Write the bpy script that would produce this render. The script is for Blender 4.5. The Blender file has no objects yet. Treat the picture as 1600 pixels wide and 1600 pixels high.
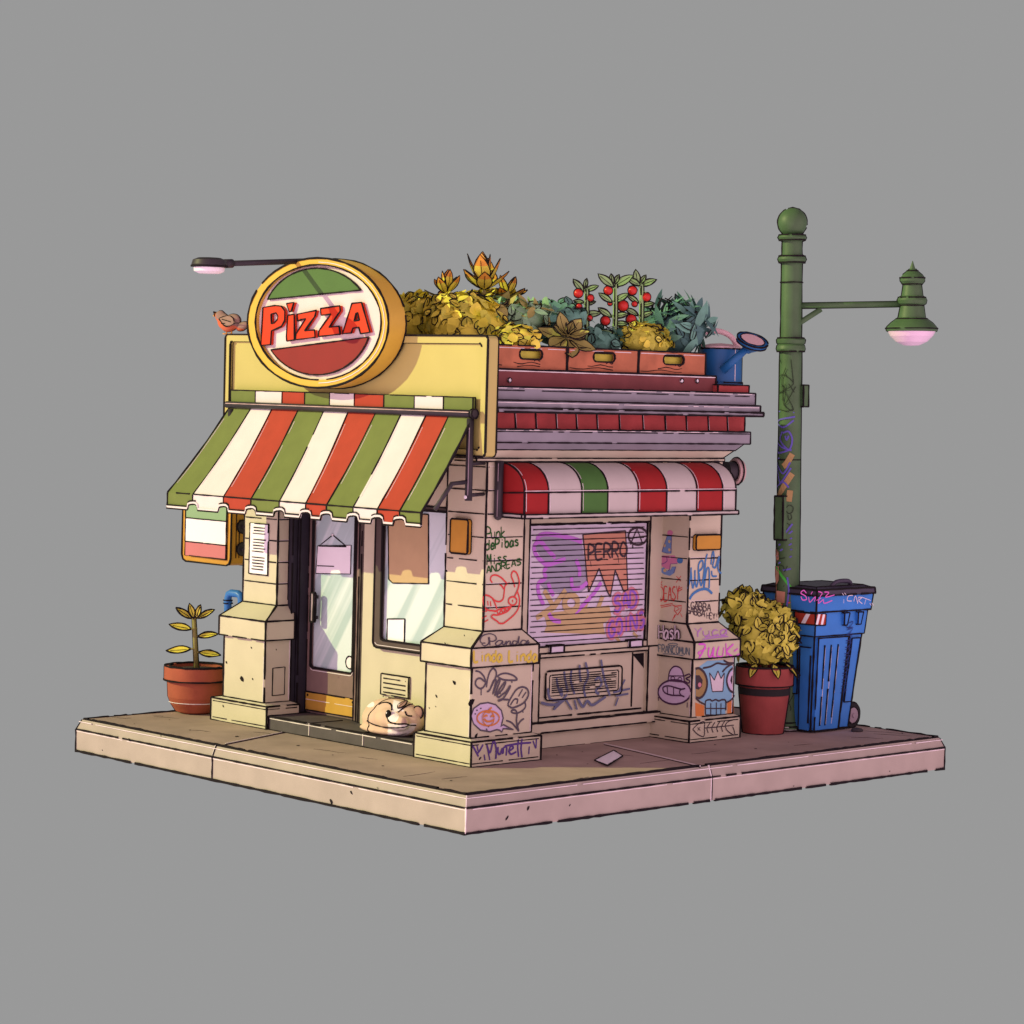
import bpy, math, random
from math import sin, cos, pi, radians
from mathutils import Vector, Matrix, Quaternion
from mathutils.geometry import tessellate_polygon

# ------------------------------------------------------------------ camera
sc = bpy.context.scene
COL = sc.collection
V = Vector
VPL, VPR, FOC = (-3000., 505.), (5000., 720.), 3992.042
def _d(p): return V((p[0]-800., -(p[1]-800.), -FOC))
AX, AY = _d(VPR).normalized(), _d(VPL).normalized()
AZ = AX.cross(AY)
CR = Matrix((AX, AY, AZ))                       # world = CR @ camera space
CLOC = V((-17.93428831, -19.40489624, 4.24515208))
cam = bpy.data.cameras.new('camera'); camo = bpy.data.objects.new('camera', cam)
COL.objects.link(camo)
camo.matrix_world = Matrix.Translation(CLOC) @ CR.to_4x4()
cam.sensor_width = 36; cam.lens = FOC*36/1600; cam.clip_end = 500; cam.clip_start = .5
sc.camera = camo

# ------------------------------------------------------------------ light
w = bpy.data.worlds.new('World'); sc.world = w; w.use_nodes = True
nt = w.node_tree; nt.nodes.clear()
tc = nt.nodes.new('ShaderNodeTexCoord'); dt = nt.nodes.new('ShaderNodeVectorMath'); dt.operation = 'DOT_PRODUCT'
dt.inputs[1].default_value = (.69, .72, 0)
mr = nt.nodes.new('ShaderNodeMapRange'); mr.interpolation_type = 'SMOOTHSTEP'
mr.inputs['From Min'].default_value = -.25; mr.inputs['From Max'].default_value = .35
mx = nt.nodes.new('ShaderNodeMix'); mx.data_type = 'RGBA'
mx.inputs[6].default_value = (1.58, 1.02, 1.20, 1)      # the mauve half of the sky, behind the viewer
mx.inputs[7].default_value = (.319, .319, .319, 1)   # the plain grey half
bg = nt.nodes.new('ShaderNodeBackground'); bg.inputs[1].default_value = 1
ow = nt.nodes.new('ShaderNodeOutputWorld')
nt.links.new(tc.outputs['Generated'], dt.inputs[0]); nt.links.new(dt.outputs['Value'], mr.inputs['Value'])
nt.links.new(mr.outputs[0], mx.inputs[0])
sx = nt.nodes.new('ShaderNodeSeparateXYZ'); nt.links.new(tc.outputs['Generated'], sx.inputs[0])
mz = nt.nodes.new('ShaderNodeMapRange'); mz.interpolation_type = 'SMOOTHSTEP'       # the sky dims towards the zenith
for k_, v_ in (('From Min', .22), ('From Max', .85), ('To Min', 1), ('To Max', .18)): mz.inputs[k_].default_value = v_
nt.links.new(sx.outputs['Z'], mz.inputs['Value']); sv = nt.nodes.new('ShaderNodeVectorMath'); sv.operation = 'SCALE'
nt.links.new(mx.outputs[2], sv.inputs[0]); nt.links.new(mz.outputs[0], sv.inputs['Scale']); nt.links.new(sv.outputs[0], bg.inputs[0]); nt.links.new(bg.outputs[0], ow.inputs[0])
SUN = V((-1.05, .76, .56)).normalized()
sl = bpy.data.lights.new('sun', 'SUN'); sl.energy = 3.2; sl.angle = radians(.5); sl.color = (.97, 1, .40)
so = bpy.data.objects.new('sun', sl); COL.objects.link(so); so.location = SUN*30
so.rotation_euler = SUN.to_track_quat('Z', 'Y').to_euler()
sc.view_settings.view_transform = 'Standard'; sc.view_settings.look = 'None'
sc.view_settings.exposure = 0; sc.view_settings.gamma = 1
sc.cycles.max_bounces = 5

# ------------------------------------------------------------------ points on planes
def ray(px, py): return CR @ _d((px, py))
def H(px, py, ax, val):
    r = ray(px, py); return CLOC + r*((val-CLOC['xyz'.index(ax)])/r['xyz'.index(ax)])
def HP(px, py, p0, n):
    r = ray(px, py); return CLOC + r*((p0-CLOC).dot(n)/r.dot(n))
VN = V((CLOC.x, CLOC.y, 0)).normalized()
def HV(px, py, x, y): return HP(px, py, V((x, y, 0)), VN)     # on the upright plane through (x,y) that faces the viewer
def ZV(py, x, y, px=None):
    q = CR.transposed() @ (V((x, y, 1))-CLOC); return HV(800-FOC*q.x/q.z if px is None else px, py, x, y).z
def PPM(x, y): return FOC/-(CR.transposed() @ (V((x, y, 1))-CLOC)).z   # pixels per metre there

# ------------------------------------------------------------------ materials
def mat(name, c, rough=.75, var=.10, scale=3., bump=.15, bscale=40., metal=0, spec=.3, coat=0):
    m = bpy.data.materials.new(name); m.use_nodes = True; t = m.node_tree; n = t.nodes; b = n['Principled BSDF']
    b.inputs['Roughness'].default_value = rough; b.inputs['Metallic'].default_value = metal
    b.inputs['Specular IOR Level'].default_value = spec; b.inputs['Coat Weight'].default_value = coat
    co = n.new('ShaderNodeTexCoord')
    if var:
        ns = n.new('ShaderNodeTexNoise'); ns.inputs['Scale'].default_value = scale; ns.inputs['Detail'].default_value = 6
        t.links.new(co.outputs['Object'], ns.inputs['Vector'])
        r = n.new('ShaderNodeValToRGB'); r.color_ramp.elements[0].position = .3; r.color_ramp.elements[1].position = .7
        r.color_ramp.elements[0].color = (*[x*(1-var) for x in c], 1); r.color_ramp.elements[1].color = (*[min(1, x*(1+var)) for x in c], 1)
        t.links.new(ns.outputs['Fac'], r.inputs[0]); t.links.new(r.outputs[0], b.inputs['Base Color'])
    else: b.inputs['Base Color'].default_value = (*c, 1)
    if bump:
        nb = n.new('ShaderNodeTexNoise'); nb.inputs['Scale'].default_value = bscale; nb.inputs['Detail'].default_value = 4
        t.links.new(co.outputs['Object'], nb.inputs['Vector'])
        bp = n.new('ShaderNodeBump'); bp.inputs['Strength'].default_value = bump; bp.inputs['Distance'].default_value = .01
        t.links.new(nb.outputs['Fac'], bp.inputs['Height']); t.links.new(bp.outputs[0], b.inputs['Normal'])
    return m
def s2l(r, g, b):
    f = lambda u: (u/255/12.92 if u/255 <= .04045 else ((u/255+.055)/1.055)**2.4)
    return (f(r), f(g), f(b))
INK = mat('ink', (.012, .010, .012), .8, 0, bump=0, spec=.1)
PALE = mat('pale_edge', (.72, .66, .68), .6, 0, bump=0)  # thin pale lines stand in for highlights along lit edges
M = {}
def D(n, *a, **k): M[n] = mat(n, *a, **k)
D('stucco', (0.55, 0.52, 0.39), .85, .05, 2.2, .22, 60)
D('fascia', (0.48, 0.435, 0.145), .7, .03, 2, .08, 30)
D('kerb', (0.36, 0.325, 0.28), .85, .08, 2.5, .25, 50)
D('pave', (0.39, 0.305, 0.265), .9, .16, 1.6, .35, 45)
D('step', (.085, .075, .085), .7, .15, 4, .2, 40)
D('cornice', (.235, .235, .27), .7, .08, 3, .12, 40)
D('brick', (0.38, 0.06, 0.058), .8, .14, 5, .3, 50)
D('plank', (0.19, 0.05, 0.053), .7, .12, 4, .2, 30)
D('crate', (0.42, 0.15, 0.075), .75, .18, 5, .25, 30)
D('green', (0.135, 0.18, 0.045), .75, .06, 5, .12, 120)
D('cream', (.66, .62, .64), .75, .03, 5, .12, 120)
D('red', (0.36, 0.04, 0.02), .75, .06, 5, .12, 120)
D('green2', (0.057, 0.17, 0.035), .75, .06, 5, .12, 120)
D('pinkwhite', (0.48, 0.46, 0.43), .75, .03, 5, .12, 120)
D('red2', (0.29, 0.013, 0.014), .75, .06, 5, .12, 120)
D('dark', (.030, .026, .034), .5, .1, 5, .05)
D('doorwood', (.20, .135, .125), .6, .08, 5, .08)
D('darkwood', (.075, .055, .050), .6, .1, 5, .1)
D('jamb', (.028, .026, .04), .6, .1, 5, .05)
D('brass', (.52, .30, .05), .45, .06, 6, .05)
D('amber', (0.5, 0.26, 0.03), .5, .06, 6, .05)
D('paper', (0.88, 0.87, 0.95), .8, .02, 5, .05)
D('tan', (.50, .36, .20), .7, .04, 5, .05)
D('signrim', (0.62, 0.42, 0.06), .5, .05, 3, .05)
D('signface', (.70, .62, .62), .6, .03, 3, .05)
D('signgreen', (0.062, 0.147, 0.034), .55, .05, 3, .05)
D('signred', (0.22, 0.011, 0.013), .55, .05, 3, .05)
D('letter', (0.6, 0.032, 0.001), .5, .04, 3, .05)
D('lamp_green', (0.058, 0.122, 0.052), .5, .14, 4, .08)
D('bulb', (.74, .58, .74), .25, .02, bump=0)
D('binblue', (0.035, 0.2, 0.6), .5, .08, 4, .06)
D('lidgrey', (0.05, 0.045, 0.075), .55, .1, 4, .08)
D('rubber', (.015, .014, .016), .8, 0)
D('hub', (.30, .24, .28), .6, .05)
D('terracotta', (.34, .085, .045), .8, .12, 4, .2, 40)
D('maroonpot', (0.27, 0.055, 0.05), .8, .12, 4, .2, 40)
D('soil', (.06, .04, .03), .95, .3, 12, .6, 30)
D('stem', (.22, .20, .06), .7, .1)
D('leafgold', (0.76, 0.68, 0.085), .65, .18, 5, .06)
D('leafochre', (0.57, 0.56, 0.08), .65, .18, 5, .06)
D('leafolive', (0.36, 0.33, 0.1), .65, .18, 5, .06)
D('leaforange', (0.74, 0.34, 0.05), .6, .12, 5, .06)
D('leafteal', (0.12, 0.3, 0.23), .65, .2, 5, .06)
D('leafsea', (0.26, 0.46, 0.27), .65, .2, 5, .06)
D('leafblue', (0.07, 0.175, 0.165), .65, .2, 5, .06)
D('leafgreen', (0.26, 0.45, 0.18), .6, .15, 5, .06)
D('tomato', (.50, .025, .02), .3, .08, 5, 0)
D('canblue', (0.012, 0.11, 0.3), .45, .06, 4, .05)
D('canpink', (.70, .50, .52), .5, .03, 4, .05)
D('pipeblue', (.03, .16, .50), .4, .05, 4, .04)
D('fur', (0.66, 0.48, 0.38), .9, .06, 6, .12, 90)
D('furmid', (0.46, 0.3, 0.28), .9, .06, 6, .12, 90)
D('furwhite', (0.86, 0.8, 0.84), .9, .03, 6, .12, 90)
D('furdark', (.36, .21, .19), .9, .06, 6, .12, 90)
D('birdback', (.28, .18, .15), .85, .1, 9, .1)
D('birdred', (.55, .13, .06), .85, .1, 9, .1)
D('beak', (.62, .30, .06), .5, 0)
D('shutter', (0.62, 0.58, 0.7), .6, .05, 3, .06)
D('bellpink', (.50, .36, .35), .5, .05)
D('flagpink', (.50, .16, .17), .5, .03)
D('flaggreen', (.22, .36, .20), .5, .03)
D('stone', (.05, .045, .05), .9, .2)
D('white', (.80, .78, .84), .5, 0)
for n, c in dict(g_green=(.012, .085, .014), g_red=(.60, .06, .055), g_grey=(.095, .085, .11), g_yellow=(.60, .50, .08), g_lav=(.60, .50, .70), g_orange=(.62, .22, .06), g_purple=(.10, .055, .25),
                 g_magenta=(0.508, 0.184, 0.676), g_slate=(0.324, 0.312, 0.420), g_gold=(0.524, 0.408, 0.212), g_flag=(0.540, 0.264, 0.180), g_dark=(.055, .04, .05), g_violet=(0.284, 0.136, 0.596), g_coral=(0.564, 0.224, 0.292),
                 g_blue=(.055, .19, .42), g_hat=(.15, .26, .50), g_pink=(.55, .20, .36), g_teal=(.13, .18, .21), g_sky=(.22, .46, .64), g_lilac=(.48, .24, .62), g_fuchsia=(.64, .12, .62), g_plum=(.075, .035, .085),
                 g_steel=(.13, .15, .25), g_indigo=(.11, .10, .42), g_neon=(.06, .42, .05), g_sand=(.34, .24, .10), g_hot=(.62, .12, .50), g_navy=(.02, .035, .16), g_white=(.66, .60, .68), g_forest=(.02, .035, .02)).items():
    D(n, c, .7, 0, bump=0, spec=.2)
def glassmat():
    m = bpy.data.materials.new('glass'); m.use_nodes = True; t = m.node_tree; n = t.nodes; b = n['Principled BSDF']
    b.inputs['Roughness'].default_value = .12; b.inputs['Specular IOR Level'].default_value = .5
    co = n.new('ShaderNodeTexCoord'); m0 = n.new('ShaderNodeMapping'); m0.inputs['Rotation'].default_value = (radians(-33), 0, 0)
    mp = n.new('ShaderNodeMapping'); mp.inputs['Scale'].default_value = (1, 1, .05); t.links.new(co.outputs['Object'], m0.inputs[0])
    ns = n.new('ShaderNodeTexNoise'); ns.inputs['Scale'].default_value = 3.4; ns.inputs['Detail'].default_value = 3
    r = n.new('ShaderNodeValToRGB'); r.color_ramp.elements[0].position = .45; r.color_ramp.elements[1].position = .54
    r.color_ramp.elements[0].color = (.42, .57, .60, 1); r.color_ramp.elements[1].color = (.64, .76, .81, 1)   # pale reflection streaks painted into the glass colour
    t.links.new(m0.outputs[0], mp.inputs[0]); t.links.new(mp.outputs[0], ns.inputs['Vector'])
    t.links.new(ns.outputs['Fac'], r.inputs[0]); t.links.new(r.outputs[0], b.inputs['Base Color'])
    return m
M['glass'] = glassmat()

# ------------------------------------------------------------------ mesh building
rnd = random.Random(7)
def smooth(pts, k=5, closed=False):
    pts = [V(p) for p in pts]; n = len(pts)
    if n < 3: return pts
    out = []
    rng = range(n) if closed else range(n-1)
    for i in rng:
        if closed: a, b, c, d = pts[i-1], pts[i], pts[(i+1) % n], pts[(i+2) % n]
        else: a, b, c, d = pts[max(i-1, 0)], pts[i], pts[i+1], pts[min(i+2, n-1)]
        for j in range(k):
            t = j/k
            out.append(.5*((2*b)+(c-a)*t+(2*a-5*b+4*c-d)*t*t+(3*b-a-3*c+d)*t**3))
    if not closed: out.append(pts[-1])
    return out
class MB:
    def __init__(s): s.v = []; s.f = []; s.mi = []; s.sm = []; s.mats = []
    def m(s, mt):
        if mt not in s.mats: s.mats.append(mt)
        return s.mats.index(mt)
    def add(s, vs, fs, mt, smooth=False):
        o = len(s.v); s.v += [tuple(q) for q in vs]; k = s.m(mt)
        for f in fs: s.f.append([i+o for i in f]); s.mi.append(k); s.sm.append(smooth)
    def box(s, x0, x1, y0, y1, z0, z1, mt, ink=.009, skip=()):
        p = [V((x, y, z)) for z in (z0, z1) for (x, y) in ((x0, y0), (x1, y0), (x1, y1), (x0, y1))]
        s.hexa(p, mt, ink)
    def hexa(s, p, mt, ink=.009):
        s.add(p, [(3, 2, 1, 0), (4, 5, 6, 7), (0, 1, 5, 4), (1, 2, 6, 5), (2, 3, 7, 6), (3, 0, 4, 7)], mt)
        if ink:
            for a, b in ((0, 1), (1, 2), (2, 3), (3, 0), (4, 5), (5, 6), (6, 7), (7, 4), (0, 4), (1, 5), (2, 6), (3, 7)): s.edge(p[a], p[b], ink)
    def edge(s, a, b, r=.009, mt=None, gap=.035):
        a, b = V(a), V(b); L = (b-a).length
        if L < 1e-4: return
        n = max(1, int(L/.09)); s.tube([a+(b-a)*(i/n) for i in range(n+1)], r, mt or INK, 4, jit=.28, gap=gap if n > 3 else 0)
    def tube(s, pts, r, mt, n=8, jit=0, gap=0, closed=False, cap=True, smooth=None):
        pts = [V(p) for p in pts]; N = len(pts)
        if N < 2: return
        rs = r if isinstance(r, (list, tuple)) else [r*(1.5 if mt is INK else 1)]*N
        rings = []; up = None
        for i in range(N):
            if closed: t = pts[(i+1) % N]-pts[i-1]
            else: t = pts[min(i+1, N-1)]-pts[max(i-1, 0)]
            if t.length < 1e-9: t = V((0, 0, 1))
            t.normalize()
            if up is None or abs(up.dot(t)) > .98: up = V((0, 0, 1)) if abs(t.z) < .9 else V((1, 0, 0))
            u = t.cross(up).normalized(); up = u.cross(t).normalized()
            rr = rs[i]*(1+(rnd.random()*2-1)*jit)
            rings.append([pts[i]+(u*cos(2*pi*(k+.5)/n)+up*sin(2*pi*(k+.5)/n))*rr for k in range(n)])
        vs = [q for g in rings for q in g]; fs = []
        M_ = N if closed else N-1
        for i in range(M_):
            if gap and rnd.random() < gap: continue
            j = (i+1) % N
            for k in range(n): fs.append((i*n+k, i*n+(k+1) % n, j*n+(k+1) % n, j*n+k))
        if cap and not closed: fs += [tuple(range(n))[::-1], tuple((N-1)*n+k for k in range(n))]
        s.add(vs, fs, mt, n > 4 if smooth is None else smooth)
    def poly(s, pts, mt, th=None, ink=0, holes=()):
        """flat polygon, extruded by the vector th"""
        loops = [[V(p) for p in pts]]+[[V(p) for p in h] for h in holes]
        tris = tessellate_polygon(loops); allp = [q for l in loops for q in l]
        nrm = sum((( allp[b]-allp[a]).cross(allp[c]-allp[a]) for a, b, c in tris), V())
        if th is None: s.add(allp, tris, mt)
        else:
            th = V(th); flip = nrm.dot(th) < 0
            T = [t[::-1] for t in tris] if flip else tris
            n = len(allp)
            s.add([q+th for q in allp], T, mt); s.add(allp, [t[::-1] for t in T], mt)
            for l in loops:
                k = len(l)
                s.add(l+[q+th for q in l], [(i, (i+1) % k, (i+1) % k+k, i+k) for i in range(k)], mt)
            if ink:
                for l in loops:
                    k = len(l)
                    for i in range(k): s.edge(l[i]+th, l[(i+1) % k]+th, ink, gap=0)
    def ribbon(s, pts, wd, nrm, mt, off=.004, closed=False):
        if closed: pts = list(pts)+[pts[0]]
        pts = [V(p) for p in pts]; N = len(pts)
        if N < 2: return
        nrm = V(nrm).normalized(); vs = []
        for i in range(N):
            t = pts[min(i+1, N-1)]-pts[max(i-1, 0)]
            if t.length < 1e-9: t = V((0, 0, 1))
            sd = t.normalized().cross(nrm).normalized()*wd/2
            if i in (0, N-1): sd *= .75
            o = nrm*(off+.00012*i)
            vs += [pts[i]+sd+o, pts[i]-sd+o]
        s.add(vs, [(2*i, 2*i+1, 2*i+3, 2*i+2) for i in range(N-1)], mt)
    def lathe(s, prof, c, mt, n=28, rings=(), ir=.009, axis=(0, 0, 1), caps=True, sx=1., ref=None, seam=0):
        """prof: list of (radius, height) or (radius, height, material)"""
        ax = V(axis).normalized(); u = V(ref) if ref else (V((1, 0, 0)) if abs(ax.x) < .9 else V((0, 1, 0)))
        u = (u-ax*u.dot(ax)).normalized(); v = ax.cross(u); c = V(c)
        P = lambda r, h, k: c+ax*h+(u*cos(2*pi*k/n)*sx+v*sin(2*pi*k/n))*r
        for i in range(len(prof)-1):
            a, b = prof[i], prof[i+1]; mm = a[2] if len(a) > 2 else mt
            vs = [P(a[0], a[1], k) for k in range(n)]+[P(b[0], b[1], k) for k in range(n)]
            s.add(vs, [(k, (k+1) % n, (k+1) % n+n, k+n) for k in range(n)], mm, True)
        if caps:
            for p, fl in ((prof[0], 1), (prof[-1], 0)):
                if p[0] > 1e-4:
                    f = tuple(range(n)); s.add([P(p[0], p[1], k) for k in range(n)], [f[::-1] if fl else f], mt)
        if seam:  # ink outlines added down both flanks as the viewer sees them
            sd = VN.cross(ax).normalized()
            for sg_ in (1, -1): s.tube([c+ax*q[1]+sd*sg_*(q[0]+.001) for q in prof if q[0] > .004], seam, INK, 4, jit=.3, gap=.02)
        for i in rings: s.tube([P(prof[i][0]+.002, prof[i][1], k) for k in range(n)], ir, INK, 4, jit=.3, gap=.04, closed=True)
    def ball(s, c, r, mt, nu=16, nv=10, rot=None):
        rx, ry, rz = r if isinstance(r, (tuple, list)) else (r, r, r); c = V(c); vs = []; fs = []
        for i in range(nv+1):
            a = -pi/2+pi*i/nv
            for k in range(nu):
                q = V((rx*cos(a)*cos(2*pi*k/nu), ry*cos(a)*sin(2*pi*k/nu), rz*sin(a)))
                vs.append(c+(rot @ q if rot else q))
        for i in range(nv):
            for k in range(nu): fs.append((i*nu+k, i*nu+(k+1) % nu, (i+1)*nu+(k+1) % nu, (i+1)*nu+k))
        s.add(vs, fs, mt, True)
    def leaf(s, base, d, up, L, W, mt, tip=None, ink=.005, curve=.12, fold=.18, seg=5, p=.85, ex=.85):
        d = V(d).normalized(); up = V(up); up = up-d*up.dot(d)
        if up.length < 1e-3: up = d.orthogonal()
        up.normalize(); sd = d.cross(up); base = V(base)
        Lf, Md, Rt = [], [], []
        for i in range(seg+1):
            t = i/seg; wv = W/2*sin(pi*min(1, max(0, t))**p)**ex if 0 < t < 1 else W*.03
            c = base+d*L*t-up*curve*L*t*t
            Md.append(c-up*fold*wv); Lf.append(c+sd*wv); Rt.append(c-sd*wv)
        vs = Lf+Md+Rt; n = seg+1
        for i in range(seg):
            mm = tip if tip and i >= seg*.66 else mt
            s.add([vs[i], vs[i+1], vs[i+1+n], vs[i+n], vs[i+2*n], vs[i+1+2*n]], [(0, 3, 2, 1), (3, 4, 5, 2)], mm, True)
        if ink: s.tube(Lf+Rt[::-1][1:], ink, INK, 3, jit=.3, closed=True, smooth=False); s.tube(Md[1:-1], ink*.6, INK, 3, jit=.3, smooth=False)
    def build(s, name, parent=None, loc=None):
        o0 = WL.get(parent, V((0, 0, 0))) if parent else (V(loc) if loc else V((0, 0, 0)))
        me = bpy.data.meshes.new(name); me.from_pydata([(V(q)-o0)[:] for q in s.v], [], s.f)
        for mt in s.mats: me.materials.append(mt)
        me.polygons.foreach_set('material_index', s.mi); me.polygons.foreach_set('use_smooth', s.sm); me.update()
        o = bpy.data.objects.new(name, me); COL.objects.link(o)
        if parent: o.parent = parent
        else: o.location = o0
        WL[o] = o0; return o
WL = {}
def tag(o, label, cat, group=None):
    o['label'] = label; o['category'] = cat
    if group: o['group'] = group
    return o
def thing(name, label, cat, loc, group=None):
    o = bpy.data.objects.new(name, None); COL.objects.link(o); o.location = loc; o.empty_display_size = .1
    WL[o] = V(loc); return tag(o, label, cat, group)
def struct(o): o['kind'] = 'structure'; return o

# ------------------------------------------------------------------ one-stroke lettering
FONT = {}
def _font():
    src = '''A 0,0 .5,1 1,0|.2,.38 .8,.38
B 0,0 0,1 .6,1 .8,.78 .6,.54 0,.54|.6,.54 .95,.3 .7,0 0,0
C .95,.85 .6,1 .15,.8 0,.45 .2,.1 .6,0 .95,.15
D 0,0 0,1 .5,.95 .95,.6 .85,.2 .45,0 0,0
E .9,1 0,1 0,0 .9,0|0,.52 .75,.52
F .95,1 0,1 0,0|0,.55 .7,.55
G .95,.85 .55,1 .1,.75 0,.4 .25,.05 .7,0 .95,.2 .95,.45 .55,.45
H 0,0 0,1|1,0 1,1|0,.5 1,.5
I .5,0 .5,1
K 0,0 0,1|.9,1 0,.45 .95,0
L 0,1 0,0 .85,0
M 0,0 .1,1 .5,.35 .9,1 1,0
N 0,0 0,1 1,0 1,1
O .5,0 .1,.2 0,.55 .25,.95 .6,1 .95,.75 1,.35 .8,.08 .5,0
P 0,0 0,1 .6,1 .95,.8 .75,.52 0,.45
R 0,0 0,1 .6,1 .95,.78 .7,.52 0,.48|.4,.48 1,0
S .95,.85 .55,1 .1,.85 .2,.58 .75,.45 .95,.2 .5,0 0,.15
T 0,1 1,1|.5,1 .5,0
U 0,1 0,.3 .4,0 .8,.15 1,.5 1,1
V 0,1 .5,0 1,1
X 0,0 1,1|0,1 1,0
Y 0,1 .5,.5|1,1 .5,.5 .45,0
Z 0,1 1,1 0,0 1,0
! .5,1 .45,.35|.45,.08 .48,0
a .85,.5 .45,.62 .05,.4 .1,.05 .5,.02 .85,.4|.85,.6 .85,.15 1,0
b 0,1 0,0|0,.4 .4,.6 .9,.4 .8,.05 .4,0 0,.1
c .9,.5 .5,.62 .1,.4 .1,.12 .5,0 .95,.12
d .9,1 .9,0|.9,.4 .5,.6 .05,.4 .1,.05 .5,0 .9,.15
e .08,.3 .9,.36 .75,.58 .4,.62 .05,.35 .2,.05 .55,0 .95,.12
h 0,1 0,0|0,.35 .4,.6 .8,.5 .85,0
i .5,.58 .5,0|.5,.8 .5,.86
k 0,1 0,0|.8,.62 0,.28 .9,0
n 0,.6 0,0|0,.38 .45,.62 .85,.45 .9,0
o .5,0 .08,.15 .1,.45 .5,.62 .9,.45 .9,.15 .5,0
s .85,.55 .4,.62 .15,.48 .75,.25 .7,.04 .1,.05
t .45,.95 .45,.1 .8,0|.05,.62 .95,.62
u 0,.6 .05,.15 .4,0 .85,.2|.85,.6 .88,0
y 0,.6 .4,.1|.9,.6 .3,-.3 0,-.25'''
    for ln in src.split('\n'):
        k, r = ln[0], ln[2:]
        FONT[k] = [[tuple(map(float, q.split(','))) for q in st.split()] for st in r.split('|')]
_font()
def text_px(word, a, b, h, sl=0, gap=.22, wob=.05):
    """strokes of a word in picture coordinates, along a to b"""
    a, b = V(a), V(b); n = len(word); cw = 1./(n+(n-1)*gap) if n > 1 else 1; out = []
    for i, ch in enumerate(word):
        if ch == ' ': continue
        x0 = i*cw*(1+gap)
        for st in FONT[ch]:
            out.append([(a.x+(b.x-a.x)*(x0+cw*x)+sl*h*y+wob*h*(rnd.random()-.5), a.y+(b.y-a.y)*(x0+cw*x)-h*y+wob*h*(rnd.random()-.5)) for x, y in st])
    return out
class Wall:
    """draws marks, given in coordinates of an enlarged crop of the picture, on a plane"""
    def __init__(s, crop, p0, n): s.x0, s.y0, s.k = crop; s.p0 = V(p0); s.n = V(n).normalized()
    def at(s, q): return HP(s.x0+q[0]/s.k, s.y0+q[1]/s.k, s.p0, s.n)
    def stroke(s, mb, pts, wd, mt, off=.004, curve=True, closed=False):
        P = [V((*q, 0)) for q in pts]
        if curve: P = smooth(P, 5, closed)
        s.c = getattr(s, 'c', 0)+1
        mb.ribbon([s.at(q) for q in P], wd, s.n, mt, off+.0004*(s.c % 9), closed and curve)
    def strokes(s, mb, sts, wd, mt, off=.004, curve=True):
        for st in sts: s.stroke(mb, st, wd, mt, off, curve)
    def text(s, mb, word, a, b, h, wd, mt, off=.004, sl=0, curve=True, wob=.05): s.strokes(mb, text_px(word, a, b, h, sl, wob=wob), wd, mt, off, curve)
    def fill(s, mb, pts, mt, off=.002, curve=False):
        P = [V((*q, 0)) for q in pts]
        if curve: P = smooth(P, 4, True)
        mb.poly([s.at(q)+s.n*off for q in P], mt)
    def ell(s, mb, c, rx, ry, wd, mt, off=.004, a0=0, a1=360, n=26, tilt=0):
        t = radians(tilt); P = []
        for i in range(n+1):
            a = radians(a0+(a1-a0)*i/n); x, y = rx*cos(a), ry*sin(a)
            P.append((c[0]+x*cos(t)-y*sin(t), c[1]+x*sin(t)+y*cos(t)))
        s.stroke(mb, P, wd, mt, off, False)
    def disc(s, mb, c, rx, ry, mt, off=.002, n=24): s.fill(mb, [(c[0]+rx*cos(2*pi*i/n), c[1]+ry*sin(2*pi*i/n)) for i in range(n)], mt, off)
def chips(mb, spots, mt=None):
    for p, n, r in spots:
        n = V(n).normalized(); u = n.orthogonal().normalized(); v = n.cross(u); a0 = rnd.random()*6
        mb.poly([p+n*.0035+(u*cos(a0+k)*r*(.6+.6*rnd.random())+v*sin(a0+k)*r*.6*(.6+.6*rnd.random())) for k in [i*2*pi/7 for i in range(7)]], mt or INK)
NX, NY = V((-1, 0, 0)), V((0, -1, 0))
# ================================================================== the ground slab
SX, SY = 8.2, 7.18
mb = MB()
c_ = .05
def ring(z, i): return [V((i, i, z)), V((SX-i, i, z)), V((SX-i, SY-i, z)), V((i, SY-i, z))]
ra, rb, rc = ring(-.4, 0), ring(-.13, 0), ring(-.01, c_)
mb.add(ra+rb+rc, [(3, 2, 1, 0)]+[(i, (i+1) % 4, (i+1) % 4+4, i+4) for i in range(4)]+[(i+4, (i+1) % 4+4, (i+1) % 4+8, i+8) for i in range(4)]+[(8, 9, 10, 11)], M['kerb'])
for i in range(4):
    j = (i+1) % 4
    mb.edge(ra[i], ra[j], .013); mb.edge(rb[i], rb[j], .009); mb.edge(V(rc[i])*.5+V(rb[i])*.5+V((0, 0, .035)), V(rc[j])*.5+V(rb[j])*.5+V((0, 0, .035)), .006, PALE, gap=.02); mb.edge(ra[i], rb[i], .009, PALE if i == 0 else INK); mb.edge(rb[i], rc[i], .008, PALE if i == 0 else INK)
    dn = V((0, 0, .022)); mb.edge(rb[i]-dn+(0, 0, 0) if False else rb[i]-dn, rb[j]-dn, .006, PALE, gap=.02)
yj = H(332, 1195, 'x', 0).y; xj = H(1111, 1225, 'y', 0).x
for A, B in (((0, yj, -.4), (0, yj, -.13)), ((0, yj, -.13), (c_, yj, 0)), ((xj, 0, -.4), (xj, 0, -.13)), ((xj, 0, -.13), (xj, c_, 0))):
    mb.edge(A, B, .009, PALE if A[1] == 0 else INK, gap=0); mb.edge(V(A)+V((.016 if A[1] == 0 else 0, .016 if A[0] == 0 else 0, 0)), V(B)+V((.016 if A[1] == 0 else 0, .016 if A[0] == 0 else 0, 0)), .006, INK if A[1] == 0 else PALE, gap=0)
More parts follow.
